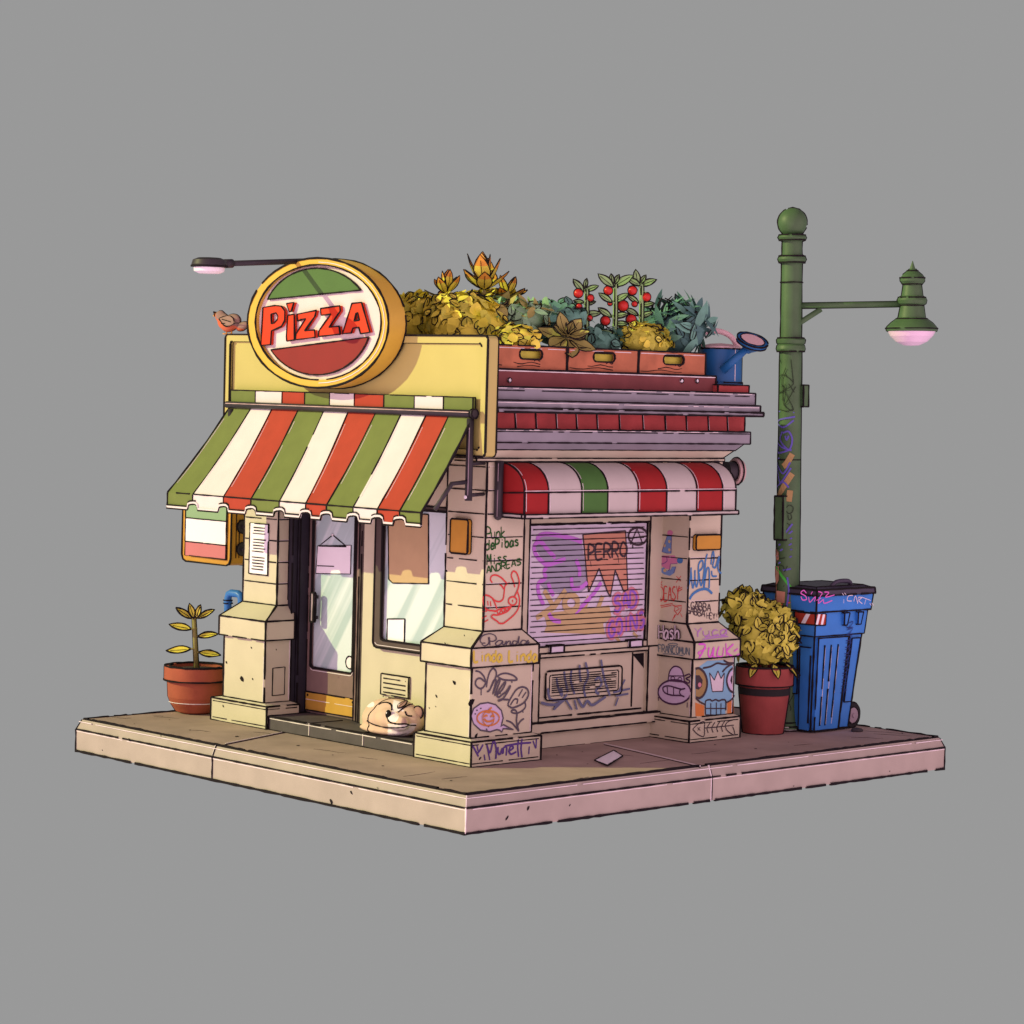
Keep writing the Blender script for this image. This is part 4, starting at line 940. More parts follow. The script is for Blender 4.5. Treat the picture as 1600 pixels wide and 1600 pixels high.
# ---- paper on the pavement, stone
P = [H(x, y, 'z', .004) for x, y in ((929, 1188), (959, 1174.5), (973, 1182), (949, 1198))]
mb = MB(); mb.poly([P[0], P[1]+V((0, 0, .012)), P[2]+V((0, 0, .004)), P[3]+V((0, 0, .012))], M['paper'], (0, 0, .003), ink=.006)
tag(mb.build('paper_sheet', loc=(P[0]+P[2])/2), 'crumpled pale paper sheet lying on the pavement in front of the shutter', 'paper')
q = H(1339, 1143, 'z', 0); mb = MB(); mb.ball(q+V((0, 0, .018)), (.09, .075, .03), M['stone'], 12, 8)
tag(mb.build('stone', loc=q), 'flat dark stone lying on the pavement beyond the blue bin', 'stone')

# ================================================================== roof garden
ZR = 4.331                                        # roof surface under the crates
cb = [H(781, 560, 'y', 1.55).x-.13, H(885.5, 560, 'y', 1.55).x, H(997, 560, 'y', 1.55).x, H(1102, 560, 'y', 1.55).x]
ZC0, ZC1 = 4.463, 4.735
def crate(label, x):
    Wd = cb[2]-cb[1]-.02
    t = thing('planter_crate', label, 'planter', (x, 1.5, ZC0), 'wooden crates along the roof edge')
    y0, y1 = 1.535, 2.2
    mb = MB(); x0, x1 = x, x+Wd
    zc = (ZC0+ZC1)/2+.035
    hole = [V((a, y0, c)) for a, c in rrect(x+Wd*.36, x+Wd*.36+.36, zc-.05, zc+.06, .05, 4)]
    P = [V((x0, y0, ZC0+.001)), V((x1, y0, ZC0+.001)), V((x1, y0, ZC1)), V((x0, y0, ZC1))]
    mb.poly(P, M['crate'], (0, .03, 0), holes=[hole]); mb.tube(hole, .009, INK, 4, jit=.3, closed=True)
    for i in range(4): mb.edge(P[i], P[(i+1) % 4], .009)
    mb.edge((x0+.03, y0-.002, ZC1-.03), (x1-.03, y0-.002, ZC1-.03), .005, PALE, gap=.1)
    for k in range(3):
        z = ZC0+.04+.035*k; mb.tube([V((x0+.03+.3*k+(Wd-.45-.3*k)*t_/6, y0-.001, z+.012*sin(t_*1.3+k+x))) for t_ in range(7)], .0035, INK, 3, jit=.3, gap=.1, smooth=False)
    mb.build('front_board', t)
    mb = MB(); mb.box(x0, x0+.03, y0+.031, y1, ZC0+.001, ZC1, M['crate'], .007); mb.build('side_board', t)
    mb = MB(); mb.box(x1-.03, x1, y0+.031, y1, ZC0+.001, ZC1, M['crate'], .007); mb.build('side_board', t)
    mb = MB(); mb.box(x0+.031, x1-.031, y1-.03, y1, ZC0+.001, ZC1, M['crate'], .007); mb.build('back_board', t)
    mb = MB(); mb.box(x0+.032, x1-.032, y0+.11, y1-.032, ZC0+.002, ZC1-.04, M['soil'], 0); mb.box(x0+.1, x1-.1, y0+.075, y0+.108, ZC0+.05, ZC1-.06, M['leafochre'], 0); mb.build('soil', t)
crate('wooden planter crate nearest the yellow fascia board', cb[1]-(cb[2]-cb[1]))
crate('middle wooden planter crate with a brown-green rosette hanging over it', cb[1])
crate('wooden planter crate at the far end beside the blue watering can', cb[2])

def rdir(r, up=0.):
    while True:
        v = V((r.uniform(-1, 1), r.uniform(-1, 1), r.uniform(-1, 1)))
        if .05 < v.length < 1: v.normalize(); return v
def bush(name, label, c, rad, base, n, L, Wd, mats, core, seed, ink=.0055, inkf=.2, tilt=.32, curve=.1, p=.85, stems=True, cat='shrub', group=None, lumps=4, tips=None):
    """a shrub: stem, a lumpy inner mass and many single leaves all round it"""
    r = random.Random(seed); c = V(c)
    t = thing(name, label, cat, base, group)
    lum = [(rdir(r), r.uniform(.10, .28)) for _ in range(lumps*3)]
    def R(d): return 1+sum(a*max(0, d.dot(l)-.55)/.45 for l, a in lum)-.08
    mb = MB(); nu, nv = 20, 12; vs = []
    for i in range(nv+1):
        a = -pi/2+pi*i/nv
        for k in range(nu):
            d = V((cos(a)*cos(2*pi*k/nu), cos(a)*sin(2*pi*k/nu), sin(a))); q = d*R(d)*.86
            vs.append(c+V((q.x*rad[0], q.y*rad[1], q.z*rad[2])))
    mb.add(vs, [(i*nu+k, i*nu+(k+1) % nu, (i+1)*nu+(k+1) % nu, (i+1)*nu+k) for i in range(nv) for k in range(nu)], core, True)
    for i in range(n):
        d = rdir(r)
        if d.z < -.45: d.z *= -1
        q = d*R(d)*r.uniform(.80, .98); pos = c+V((q.x*rad[0], q.y*rad[1], q.z*rad[2]))
        nn = V((d.x/rad[0], d.y/rad[1], d.z/rad[2])).normalized()
        tg = nn.orthogonal(); tg.rotate(Quaternion(nn, r.uniform(0, 2*pi))); tg = (tg+V((0, 0, .35))).normalized()
        ld = (nn*r.uniform(tilt-.45, tilt+.3)+tg).normalized()
        s = r.uniform(.7, 1.25)
        mb.leaf(pos, ld, nn, L*s, Wd*s, mats[r.randrange(len(mats))], tips, ink if r.random() < inkf else 0, curve, seg=5, p=p, ex=.6 if p < .8 else .8, fold=.1)
    mb.build('foliage', t)
    if stems:
        b = MB(); B = V(base); b.tube([B, B+(c-B)*.6+V((.02, .01, 0)), c], [.035, .028, .02], M['stem'], 7); b.build('stem', t)
    return t
def rosette(name, label, base, rings, L, Wd, mats, tips, seed, stemh=0, ink=.0055, cat='succulent', group=None, face=(0, 0, 1)):
    r = random.Random(seed); t = thing(name, label, cat, base, group); B = V(base); F = V(face).normalized()
    mb = MB(); top = B+F*stemh; k0 = 0
    for n, el, ls, h in rings:
        k0 += .5
        for k in range(n):
            a = 2*pi*(k+k0*.6)/n+r.uniform(-.12, .12); u = F.orthogonal().normalized(); v = F.cross(u)
            d = (u*cos(a)+v*sin(a))*cos(radians(el))+F*sin(radians(el+r.uniform(-6, 6)))
            mb.leaf(top+F*h+d*.015, d, F, L*ls*r.uniform(.9, 1.1), Wd*ls, mats[r.randrange(len(mats))], tips, ink, -.12, seg=6, p=.95, fold=.22)
    mb.build('leaves', t)
    b = MB(); b.tube([B, top+F*.06], [.035, .02], M['stem'], 7); b.build('stem', t)
    return t
def gz(px, py, x=None, y=None): return H(px, py, 'y', y) if y is not None else H(px, py, 'x', x)
GD = [M['leafgold']]*4+[M['leafochre']]*2
def at(px, py, y): return H(px, py, 'y', y)
# golden shrubs, behind the fascia
def gold(px, py, y, w_px, h_px, n, seed, label, L=.13, Wd=.12, mats=GD, core='leafgold', **k):
    c = at(px, py, y); pm = PPM(c.x, c.y); rx = w_px/pm; rz = h_px/pm
    b = V((c.x, c.y, ZR if y > 2.2 else ZC1-.04))
    return bush(k.pop('name', 'golden_shrub'), label, c, (rx, k.pop('ry', min(rx, .5)), rz), b, n, L, Wd, mats, M[core], seed, group=k.pop('group', 'shrubs of the roof garden'), **k)
gold(668, 500, 3.4, 50, 36, 260, 1, 'golden round-leaved shrub half hidden behind the PIZZA sign rim', p=.7)
gold(720, 508, 2.75, 62, 42, 380, 2, 'largest golden round-leaved shrub rising behind the fascia board', p=.7)
gold(768, 488, 3.3, 36, 34, 170, 3, 'golden shrub under the tallest orange-tipped succulent', p=.7)
gold(806, 531, 1.84, 28, 18, 120, 4, 'low golden shrub in the crate nearest the fascia board', L=.10, Wd=.10, p=.7, ry=.25)
gold(1003, 532, 1.84, 44, 24, 210, 5, 'low olive-gold shrub in the far crate below the tomato plants', L=.10, Wd=.085, p=.8, ry=.26, mats=[M['leafgold'], M['leafochre'], M['leafochre']], core='leafochre')
gold(800, 503, 2.4, 40, 30, 150, 6, 'sea-green broad-leaved bush between the golden shrub and the dark teal bush', L=.17, Wd=.10, mats=[M['leafsea'], M['leafsea'], M['leafolive']], core='leafsea', name='broad_leaf_bush', ry=.35)
gold(864, 506, 2.35, 42, 30, 200, 7, 'dark teal round-leaved bush behind the brown-green rosette', L=.12, Wd=.11, mats=[M['leafteal']], core='leafteal', name='teal_bush', p=.7, ry=.4)
gold(935, 535, 2.05, 32, 18, 110, 8, 'low dark teal bush at the foot of the tomato plants', L=.12, Wd=.09, mats=[M['leafteal']], core='leafteal', name='teal_bush', ry=.25)
gold(1058, 516, 1.98, 40, 36, 210, 9, 'dark blue-green long-leaved bush leaning over the watering can', L=.26, Wd=.09, mats=[M['leafblue'], M['leafteal']], core='leafblue', name='blue_green_bush', ry=.36, tilt=.5, curve=.3)
q = at(697, 466, 3.2); rosette('succulent', 'smaller orange-tipped succulent above the golden shrub near the sign', q, [(5, 10, 1, 0), (4, 42, 1, .05), (3, 70, .9, .08)],   .26, .135, [M['leafgold']], M['leaforange'], 1, .0, group='orange-tipped succulents')
q = at(756, 460, 3.0); rosette('succulent', 'tallest orange-tipped succulent above the golden shrubs', q, [(5, 5, .9, -.05), (5, 32, 1, .05), (4, 56, 1.1, .08), (3, 74, 1.05, .1)], .36, .19, [M['leafgold']], M['leaforange'], 2, .0, group='orange-tipped succulents')
q = at(793, 467, 3.1); rosette('succulent', 'lowest orange-tipped succulent over the sea-green bush', q, [(5, 20, 1, 0), (4, 55, .9, .04)], .27, .14, [M['leafgold']], M['leaforange'], 3, 0, group='orange-tipped succulents')
q = at(886, 527, 1.66); rosette('rosette_plant', 'brown-green broad rosette spilling over the front of the middle crate', q, [(6, -8, 1.15, 0), (5, 28, .9, .02), (3, 62, .5, .04)], .30, .20, [M['leafolive']], None, 4, 0, cat='plant', face=(-.25, -.62, .8))
b = MB(); 
# tomato plants
def tomato_plant(label, px, y, py_top, lv, toms, seed, flip=1):
    r = random.Random(seed); B = at(px, 545, y); B.z = ZC1-.04; T = at(px+3, py_top, y)
    t = thing('tomato_plant', label, 'tomato plant', B, 'tomato plants')
    mb = MB(); pts = smooth([B, B+(T-B)*.5+V((.015, 0, 0)), T], 5); mb.tube(pts, [.034-.012*i/len(pts) for i in range(len(pts))], M['leafgreen'], 8)
    for i in (0, 1): mb.tube([p+V((-.025+.05*i, -.02, 0)) for p in pts], .006, INK, 4, jit=.3, gap=.05)
    mb.build('stem', t)
    side = V((.72, -.69, 0))
    for du, dv, Ln, an in lv:
        q = at(px+du, dv, y); d = side*cos(radians(an))+V((0, 0, 1))*sin(radians(an))-VN*.0+V((0, 0, 0))
        q0 = q-d*Ln/2; q0 = q0+VN*.03
        b = MB(); b.leaf(q0, d, VN+V((0, 0, .6)), Ln, Ln*.42, M['leafgreen'], None, .0065, .10, seg=6, p=.95)
        # stalk back to the stem
        s = min(pts, key=lambda p: (p-q0).length); b.tube([s, q0], .011, M['leafgreen'], 5); b.build('leaf', t)
    for u, v, rp in toms:
        q = at(u, v, y)+VN*.05; rr = rp/PPM(q.x, q.y)
        b = MB(); b.ball(q, (rr, rr, rr*.95), M['tomato'], 18, 12)
        s = min(pts, key=lambda p: (p-q).length); b.tube([q+V((0, 0, rr*.9)), (q+s)/2+V((0, 0, rr*1.1)), s+V((0, 0, rr*.6))], .008, M['leafgreen'], 5)
        ku = VN.cross(V((0, 0, 1))).normalized()
        b.tube([q+(ku*cos(2*pi*k/24)+V((0, 0, 1))*sin(2*pi*k/24))*rr for k in range(24)], .006, INK, 4, jit=.3, closed=True)
        for k in range(5): b.leaf(q+V((0, 0, rr*.93)), V((cos(k*1.257), sin(k*1.257), -.1)), V((0, 0, 1)), rr*.7, rr*.3, M['leafgreen'], None, 0, .4, seg=3)
        b.build('tomato', t)
TL = lambda u, v: (820+u/4.103, 400+v/4.103)
tomato_plant('shortest tomato plant, nearest the teal bush', 913, 2.0, 452, [(-9, 446, .20, 130), (11, 450, .18, 25), (2, 443, .12, 80), (-9, 471, .13, 170), (9, 473, .14, 20), (-14, 489, .19, 150), (12, 490, .22, 12)], [(TL(342, 240)[0], TL(342, 240)[1], 7), (TL(418, 270)[0], TL(0, 270)[1], 5.5), (TL(346, 324)[0], TL(0, 324)[1], 4.5), (TL(333, 408)[0], TL(0, 408)[1], 6.5), (TL(414, 398)[0], TL(0, 398)[1], 4.5)], 1)
tomato_plant('tallest tomato plant, in the middle of the three', 958, 1.95, 443, [(-11, 438, .25, 140), (16, 438, .27, 35), (-2, 437, .14, 100), (5, 437, .14, 65), (-12, 465, .20, 145), (12, 465, .22, 35), (-13, 488, .20, 145), (11, 492, .20, 15), (12, 505, .18, 5), (-13, 519, .2, 175)],
    [(TL(533, 222)[0], TL(0, 222)[1], 6.8), (TL(545, 304)[0], TL(0, 304)[1], 3.5), (TL(627, 320)[0], TL(0, 320)[1], 8.5), (TL(515, 416)[0], TL(0, 416)[1], 7.2), (TL(504, 538)[0], TL(0, 538)[1], 6), (TL(455, 518)[0], TL(0, 518)[1], 3)], 2)
tomato_plant('tomato plant next to the blue-green bush', 999, 1.9, 443, [(-9, 440, .19, 150), (13, 441, .22, 25), (-4, 434, .20, 100), (5, 437, .14, 60), (-10, 467, .17, 145), (12, 475, .18, 15), (-12, 487, .18, 150), (10, 491, .18, 25)],
    [(TL(688, 222)[0], TL(0, 222)[1], 7), (TL(777, 264)[0], TL(0, 264)[1], 7), (TL(702, 308)[0], TL(0, 308)[1], 4.2), (TL(680, 407)[0], TL(0, 407)[1], 7.8)], 3)
# watering can
cy_ = 1.78
q0, q1 = H(1092, 590, 'y', cy_), H(1156, 590, 'y', cy_)
cc = V(((q0.x+q1.x)/2, cy_, 4.361)); rc_ = (H(1156, 590, 'y', cy_)-H(1092, 590, 'y', cy_)).length*.5*.72
ztop = H(1125, 545, 'y', cy_).z
wc = thing('watering_can', 'blue watering can with a pink top and handle on the roof edge beside the crates', 'watering can', cc)
mb = MB(); mb.lathe([(rc_*1.04, .001), (rc_*1.04, .03), (rc_*1.0, .04), (rc_*.97, ztop-cc.z)], cc, M['canblue'], 28, (1, 3), .008, seam=.008)
mb.edge(cc+V((-.02, -rc_*.99, .05)), cc+V((-.02, -rc_*.96, ztop-cc.z)), .006, PALE); mb.build('body', wc)
mb = MB(); zt_ = ztop-cc.z; mb.lathe([(rc_*.98, zt_+.001), (rc_*.93, zt_+.03), (rc_*.5, zt_+.06), (0, zt_+.07)], cc, M['canpink'], 28, (0,), .007); mb.build('top', wc)
sd = V((.72, -.69, 0))
mb = MB(); ht = H(1118, 517, 'y', cy_).z-cc.z
mb.tube(smooth([cc-sd*.26+V((0, 0, zt_+.03)), cc-sd*.22+V((0, 0, ht-.03)), cc-sd*.04+V((0, 0, ht)), cc+sd*.12+V((0, 0, ht-.06)), cc+sd*.22+V((0, 0, zt_+.02))], 5), .035, M['canpink'], 10); mb.build('handle', wc)
s0, s1 = HP(1132, 576, cc+VN*.36, VN), HP(1165, 546, cc+VN*.42, VN)
mb = MB(); mb.tube([s0-(s1-s0)*.1, s1], [.055, .045], M['canblue'], 12); mb.tube([s0+V((.04, 0, .03)), s1+V((.04, 0, .02))], .006, INK, 4, jit=.3); mb.build('spout', wc)
rn = (V((.72, -.69, 0))*.22+VN*.42+V((0, 0, .85))).normalized(); rcn = HP(1175, 534, cc+VN*.42, VN)
mb = MB(); mb.lathe([(.045, -.13), (.185, -.02), (.195, 0), (.195, .025), (.15, .03)], rcn, M['canblue'], 26, (1, 3), .008, rn, caps=False); mb.tube([s1, rcn-rn*.12], .045, M['canblue'], 10)
ro = mb.build('rose', wc); mb = MB(); mb.lathe([(.152, .028), (0, .030)], rcn, M['canpink'], 26, (0,), .006, rn, caps=False); mb.build('rose_face', ro)

# ================================================================== street lamp
lx, ly = 6.98, 1.59
LEAN = .019
def lp_(px, py): return px+(1140-py)*LEAN, py
pm = PPM(lx, ly)
sl_ = thing('street_lamp', 'tall green street lamp with a ball top and one side arm, scribbled with graffiti', 'street lamp', (lx, ly, 0))
LG = M['lamp_green']
def zz(py): return ZV(py, lx, ly)
def prof(rows): return [(hw/pm, zz(py)) for py, hw in rows]
B0 = V((lx, ly, 0))
mb = MB(); mb.lathe([(25/pm, 0)]+prof([(1139, 25), (1133, 24), (1127, 21), (1112, 19), (1106, 18.5)]), B0, LG, 28, (1, 2, 3), .008, seam=.008); 
for py in (1138, 1134): mb.lathe([(25.2/pm, zz(py)), (25.2/pm, zz(py)+.006)], B0, PALE, 28, caps=False)
mb.build('base', sl_)
mb = MB(); rows = [(1106, 18.3), (780, 18), (547, 16.8)]; mb.lathe(prof([(1106-(1106-547)*k/24, 18.3-1.5*k/24) for k in range(25)]), B0, LG, 28, seam=.008); mb.lathe(prof([(533-k*17.6, 16-.06*k) for k in range(8)]), B0, LG, 28, seam=.008); mb.lathe(prof([(401, 15.2), (388, 15.1), (375, 15)]), B0, LG, 28, seam=.008)
for py in (441, 718): mb.tube([B0+V((cos(2*pi*k/24)*17.2/pm, sin(2*pi*k/24)*17.2/pm, zz(py))) for k in range(24)], .007, INK, 4, closed=True, jit=.3)
pole = mb.build('pole', sl_)
for rows in ([(550, 16), (549, 21), (545, 22.5), (540, 21.5), (538, 19.5), (536, 21.5), (531, 22.3), (528, 20), (527, 16)], [(412, 15), (410, 20), (405, 22), (400, 20), (398, 15)], [(377, 15), (375, 20), (371, 22), (367, 20), (366, 14)]):
    mb = MB(); mb.lathe(prof(rows), B0, LG, 28, (1, len(rows)-2), .008, seam=.008); mb.build('collar', sl_)
mb = MB(); mb.ball(V((lx, ly, zz(347.5))), 22.5/pm, LG, 28, 18); sd_ = VN.cross(V((0, 0, 1))); mb.tube([V((lx, ly, zz(347.5)))+(sd_*cos(2*pi*k/40)+V((0, 0, 1))*sin(2*pi*k/40))*22.6/pm for k in range(40)], .008, INK, 4, jit=.3, gap=.02, closed=True); mb.build('ball_finial', sl_)
A = (V((1, -1, 0))).normalized(); AL = (1425-1229)/ (PPM(lx, ly)*1.0)
za = HV(1300, 478, lx, ly).z
# the arm's far end, on a level line along A
def HA(px, py): return HP(*lp_(px, py), B0, A.cross(V((0, 0, 1))).normalized())
e0, e1 = HA(1236, 478), HA(1408, 478.5)
mb = MB(); mb.tube([B0+V((0, 0, e0.z)), e1], 4.6/pm, LG, 10); 
for s_ in (1, -1): mb.tube([e0+V((0, 0, s_*4.6/pm))+VN*.0, e1+V((0, 0, s_*4.6/pm))], .006, INK, 4, jit=.3)
mb.build('arm', sl_)
mb = MB(); b0, b1 = HA(1238, 512), HA(1283, 484); mb.tube([b0-(b1-b0)*.1, b1], 4.3/pm, LG, 10); mb.build('brace', sl_)
hc = HA(1425, 478); pm2 = PPM(hc.x, hc.y); hz_ = lambda py: HA(1425, py).z-hc.z
rows = [(411, .3), (424, 4.5), (427, 8), (433, 15), (438, 19), (443, 19), (448, 15), (449, 14), (466, 16.5), (468.5, 21), (473, 23), (478, 21.5), (481, 18), (500, 21), (502, 24), (508, 32), (514, 38), (517, 40), (521, 39), (522, 36)]
mb = MB(); mb.lathe([(hw/pm2, hz_(py)) for py, hw in rows][::-1], hc, LG, 32, [len(rows)-1-i for i in (2, 4, 6, 9, 12, 14, 17)], .007, seam=.007); mb.build('lamp_shade', sl_)
mb = MB(); mb.lathe([(0, hz_(544.5)), (12/pm2, hz_(543.5)), (24/pm2, hz_(538)), (33/pm2, hz_(529)), (37.5/pm2, hz_(521))], hc, M['bulb'], 32, caps=False); mb.build('diffuser', sl_)
mb = MB(); pA, pB = HP(*lp_(1247, 602), B0, VN), HP(*lp_(1247, 636), B0, VN); q = pA; u = V((.71, -.70, 0))
c0 = B0+u*(20/pm); mb.box(c0.x-.05, c0.x+.05, c0.y-.05, c0.y+.05, pB.z, pA.z, LG, .008); mb.build('junction_box', sl_)
c0 = B0-u*(12/pm)+VN*(.10); zt_, zb_ = HV(1212, 774, lx, ly).z, HV(1212, 842, lx, ly).z
mb = MB(); mb.box(c0.x-.06, c0.x+.05, c0.y-.07, c0.y+.07, zb_, zt_, LG, .009); mb.build('junction_box', sl_)
# marks on the pole
def cyl(px, py, R=18.2):
    r = ray(px, py); dx, dy = CLOC.x-lx, CLOC.y-ly; a = r.x**2+r.y**2; b_ = dx*r.x+dy*r.y; c_ = dx*dx+dy*dy-(R/pm)**2
    D_ = b_*b_-a*c_
    if D_ < 0: return cyl(px+(1.5 if px < 1228+(1140-py)*.0255 else -1.5), py, R)
    t = (-b_-math.sqrt(max(D_, 0)))/a; return CLOC+r*t
def pole_mark(sts, wd, m, crop=(1180, 600, 4.571), off=.002):
    mb = MB()
    for i, st in enumerate(sts):
        P = smooth([V((*q, 0)) for q in st], 4); W3 = [cyl(*lp_(crop[0]+q.x/crop[2], crop[1]+q.y/crop[2])) for q in P]
        vs = []
        for k, q in enumerate(W3):
            t = W3[min(k+1, len(W3)-1)]-W3[max(k-1, 0)]; nr = V((q.x-lx, q.y-ly, 0)).normalized(); sd_ = t.normalized().cross(nr)*wd/2; o = nr*(off+.0004*i+.00008*k); vs += [q+sd_+o, q-sd_+o]
        mb.add(vs, [(2*k, 2*k+1, 2*k+3, 2*k+2) for k in range(len(W3)-1)], m)
    mb.build('graffiti', pole)
ind = M['g_indigo']
pole_mark([[(150, 195), (280, 205)], [(285, 235), (160, 260), (200, 310), (275, 260)], [(195, 340), (180, 400), (240, 470), (265, 400), (240, 340), (200, 350)], [(215, 370), (225, 400), (240, 370)], [(150, 400), (190, 450), (260, 475)], [(150, 430), (165, 490), (250, 470)], [(145, 530), (260, 535)], [(155, 560), (200, 640), (250, 560)], [(160, 590), (180, 700), (230, 640), (255, 600)], [(150, 740), (200, 700), (240, 740)],
           [(265, 1000), (210, 1070), (170, 1100)], [(190, 1110), (265, 1050)], [(170, 1150), (262, 1100)], [(180, 1190), (260, 1140)], [(160, 1230), (262, 1180)], [(170, 1280), (260, 1230)], [(200, 1330), (255, 1320)], [(230, 1380), (240, 1480), (225, 1590)]], .022, ind)
pole_mark([[(150, 830), (200, 740), (265, 640)], [(250, 760), (240, 840)], [(200, 590), (230, 560), (265, 500)]], .075, M['g_sand'], off=.001)
pole_mark([[(130, 1190), (150, 1215), (135, 1250)], [(135, 1300), (135, 1420), (135, 1560)], [(185, 1480), (180, 1560)]], .13, M['g_flag'], off=.0012)
pole_mark([[(150, 1300), (200, 1380), (262, 1465)]], .034, M['g_neon'], off=.008)
pole_mark([[(170, 0), (160, 40), (190, 60), (210, 20)], [(215, 0), (205, 150), (290, 20)], [(240, 0), (280, 60)], [(175, 180), (230, 195), (275, 180)], [(240, 865), (220, 890), (235, 925), (265, 915), (270, 880), (245, 865)], [(235, 935), (240, 970), (260, 960), (255, 930)], [(195, 970), (250, 1010)], [(150, 1150), (140, 1180), (170, 1170)], [(130, 1270), (170, 1250), (215, 1240)], [(150, 1290), (200, 1300), (210, 1340), (230, 1300)], [(170, 1330), (240, 1440)], [(150, 1470), (210, 1440)]], .010, M['g_forest'])
pole_mark([[(130, 1545), (250, 1500)], [(180, 1575), (250, 1560)]], .018, M['g_red'], off=.007)
pole_mark([[(1215, 560), (1230, 590)], [(1228, 575), (1222, 600), (1240, 640), (1225, 632), (1222, 600)], [(1216, 598), (1222, 585), (1240, 600), (1215, 615)], [(1236, 562), (1240, 598)]], .010, M['g_forest'], (0, 0, 1))
pole_mark([[(1228, 1090), (1236, 1108), (1226, 1112), (1240, 1085)], [(1224, 1080), (1238, 1074)], [(1225, 1066), (1239, 1062)]], .010, M['g_forest'], (0, 0, 1), .003)

sl_.rotation_mode = 'QUATERNION'; sl_.rotation_quaternion = Quaternion(VN, LEAN)      # the post leans a little
# ================================================================== wheelie bin
bn0 = H(1266, 1146, 'z', 0)
bt_ = thing('wheelie_bin', 'blue wheelie bin with dark lid and red-white reflective strip behind the street lamp', 'bin', (bn0.x+.4, bn0.y+.4, 0))
bx0, by0 = bn0.x, bn0.y
def zB(py): return ZV(py, bx0, by0)
zr0, zr1 = zB(950), zB(928)            # rim band
zr0, zr1 = zB(956), zB(930)
BB = M['binblue']
bw, bd = .74, .60
top = (bx0-.03, bx0+.96, by0-.05, by0+.70); bot = (bx0, bx0+bw, by0, by0+bd)
def bq(t, e=0): r = [bot[i]+(top[i]-bot[i])*t for i in range(4)]; return r[0]-e, r[1]+e, r[2]-e, r[3]+e
def bquad(t, z, e=0): r = bq(t, e); return [V((x, y, z)) for x, y in ((r[0], r[2]), (r[1], r[2]), (r[1], r[3]), (r[0], r[3]))]
mb = MB(); mb.hexa(bquad(0, .03)+bquad(1, zr0), BB, .009)
mb.hexa(bquad(.8, zr0*.80, .022)+bquad(1, zr0+.001, .022), BB, .007)
def side(u, v, o=.004):            # point on the -Y face, u along, v up, 0..1
    r = bq(v); return V((r[0]+(r[1]-r[0])*u, r[2]-o, .03+(zr0-.03)*v))
def left(u, v, o=.004):
    r = bq(v); return V((r[0]-o, r[2]+(r[3]-r[2])*u, .03+(zr0-.03)*v))
def panel(f, u0, u1, v0, v1, o):
    P = [f(u0, v0, .001), f(u1, v0, .001), f(u1, v1, .001), f(u0, v1, .001)]; Q = [f(u0, v0, o), f(u1, v0, o), f(u1, v1, o), f(u0, v1, o)]
    mb.add(P+Q, [(4, 5, 6, 7), (0, 1, 5, 4), (1, 2, 6, 5), (2, 3, 7, 6), (3, 0, 4, 7)], BB)
    for i in range(4): mb.edge(Q[i], Q[(i+1) % 4], .007, gap=.05)
panel(side, .05, .68, .0, .78, .03); panel(side, .78, .96, .22, .76, .02); panel(left, .35, .95, .30, .76, .025); panel(left, .05, .30, 0, .70, .02)
for u in (.18, .32, .47): mb.edge(side(u, .04, .033), side(u, .72, .033), .008, gap=.04); mb.edge(side(u+.02, .05, .033), side(u+.02, .70, .033), .004, PALE, gap=.1)
for u in (.74, .73): mb.edge(side(u, .0), side(u, .8), .008, gap=.04)
bod = mb.build('body', bt_)
mb = MB(); mb.hexa(bquad(1, zr0+.002, .05)+bquad(1.02, zr1, .065), BB, .009); mb.build('rim', bt_)
mb = MB(); mb.hexa(bquad(1.02, zr1+.002, .085)+bquad(1.02, zr1+.075, .075), M['lidgrey'], .010)
mb.hexa(bquad(1.02, zr1+.077, .05)+bquad(1.02, zr1+.105, -.03), M['lidgrey'], .007)
lid = mb.build('lid', bt_)
mb = MB(); r = bq(1.02); cx = r[0]+.55; mb.tube(smooth([V((cx-.2, r[2]+.06, zr1+.09)), V((cx-.12, r[2]+.03, zr1+.16)), V((cx+.12, r[2]+.03, zr1+.16)), V((cx+.2, r[2]+.06, zr1+.09))], 4), .028, M['lidgrey'], 8); mb.build('handle', lid)
for k, u in enumerate((.55, .83)):
    mb = MB(); p = side(u, .985, .05); mb.hexa([p+V((-.03, -.0, -.16)), p+V((.03, 0, -.16)), p+V((.03, .06, -.16)), p+V((-.03, .06, -.16)), p+V((-.05, -.02, -.001)), p+V((.05, -.02, -.001)), p+V((.05, .06, -.001)), p+V((-.05, .06, -.001))], BB, .007); mb.build('lug', bt_)
wcx = H(1336, 1106, 'y', by0+.05)
for yy in (by0+.02, by0+bd-.05):
    wh = MB(); wc0 = V((bx0+bw+.12, yy, .17)); wh.lathe([(.10, -.001), (.15, -.001), (.17, .02), (.17, .09), (.15, .11), (.05, .11)], wc0, M['rubber'], 24, (2, 3), .006, (0, 1, 0))
    wo = wh.build('wheel', bt_); h_ = MB(); h_.lathe([(.105, -.004), (.095, -.012), (.03, -.014), (.028, -.03), (0, -.03)], wc0, M['hub'], 20, (0,), .008, (0, 1, 0)); h_.build('hub', wo)
mb = MB(); mb.tube([V((bx0+bw+.12, by0-.0, .17)), V((bx0+bw+.12, by0+bd+.05, .17))], .025, M['dark'], 8); mb.tube([V((bx0+bw-.05, by0+.3, .22)), V((bx0+bw+.12, by0+.3, .17))], .04, M['binblue'], 8); mb.build('axle', bt_)
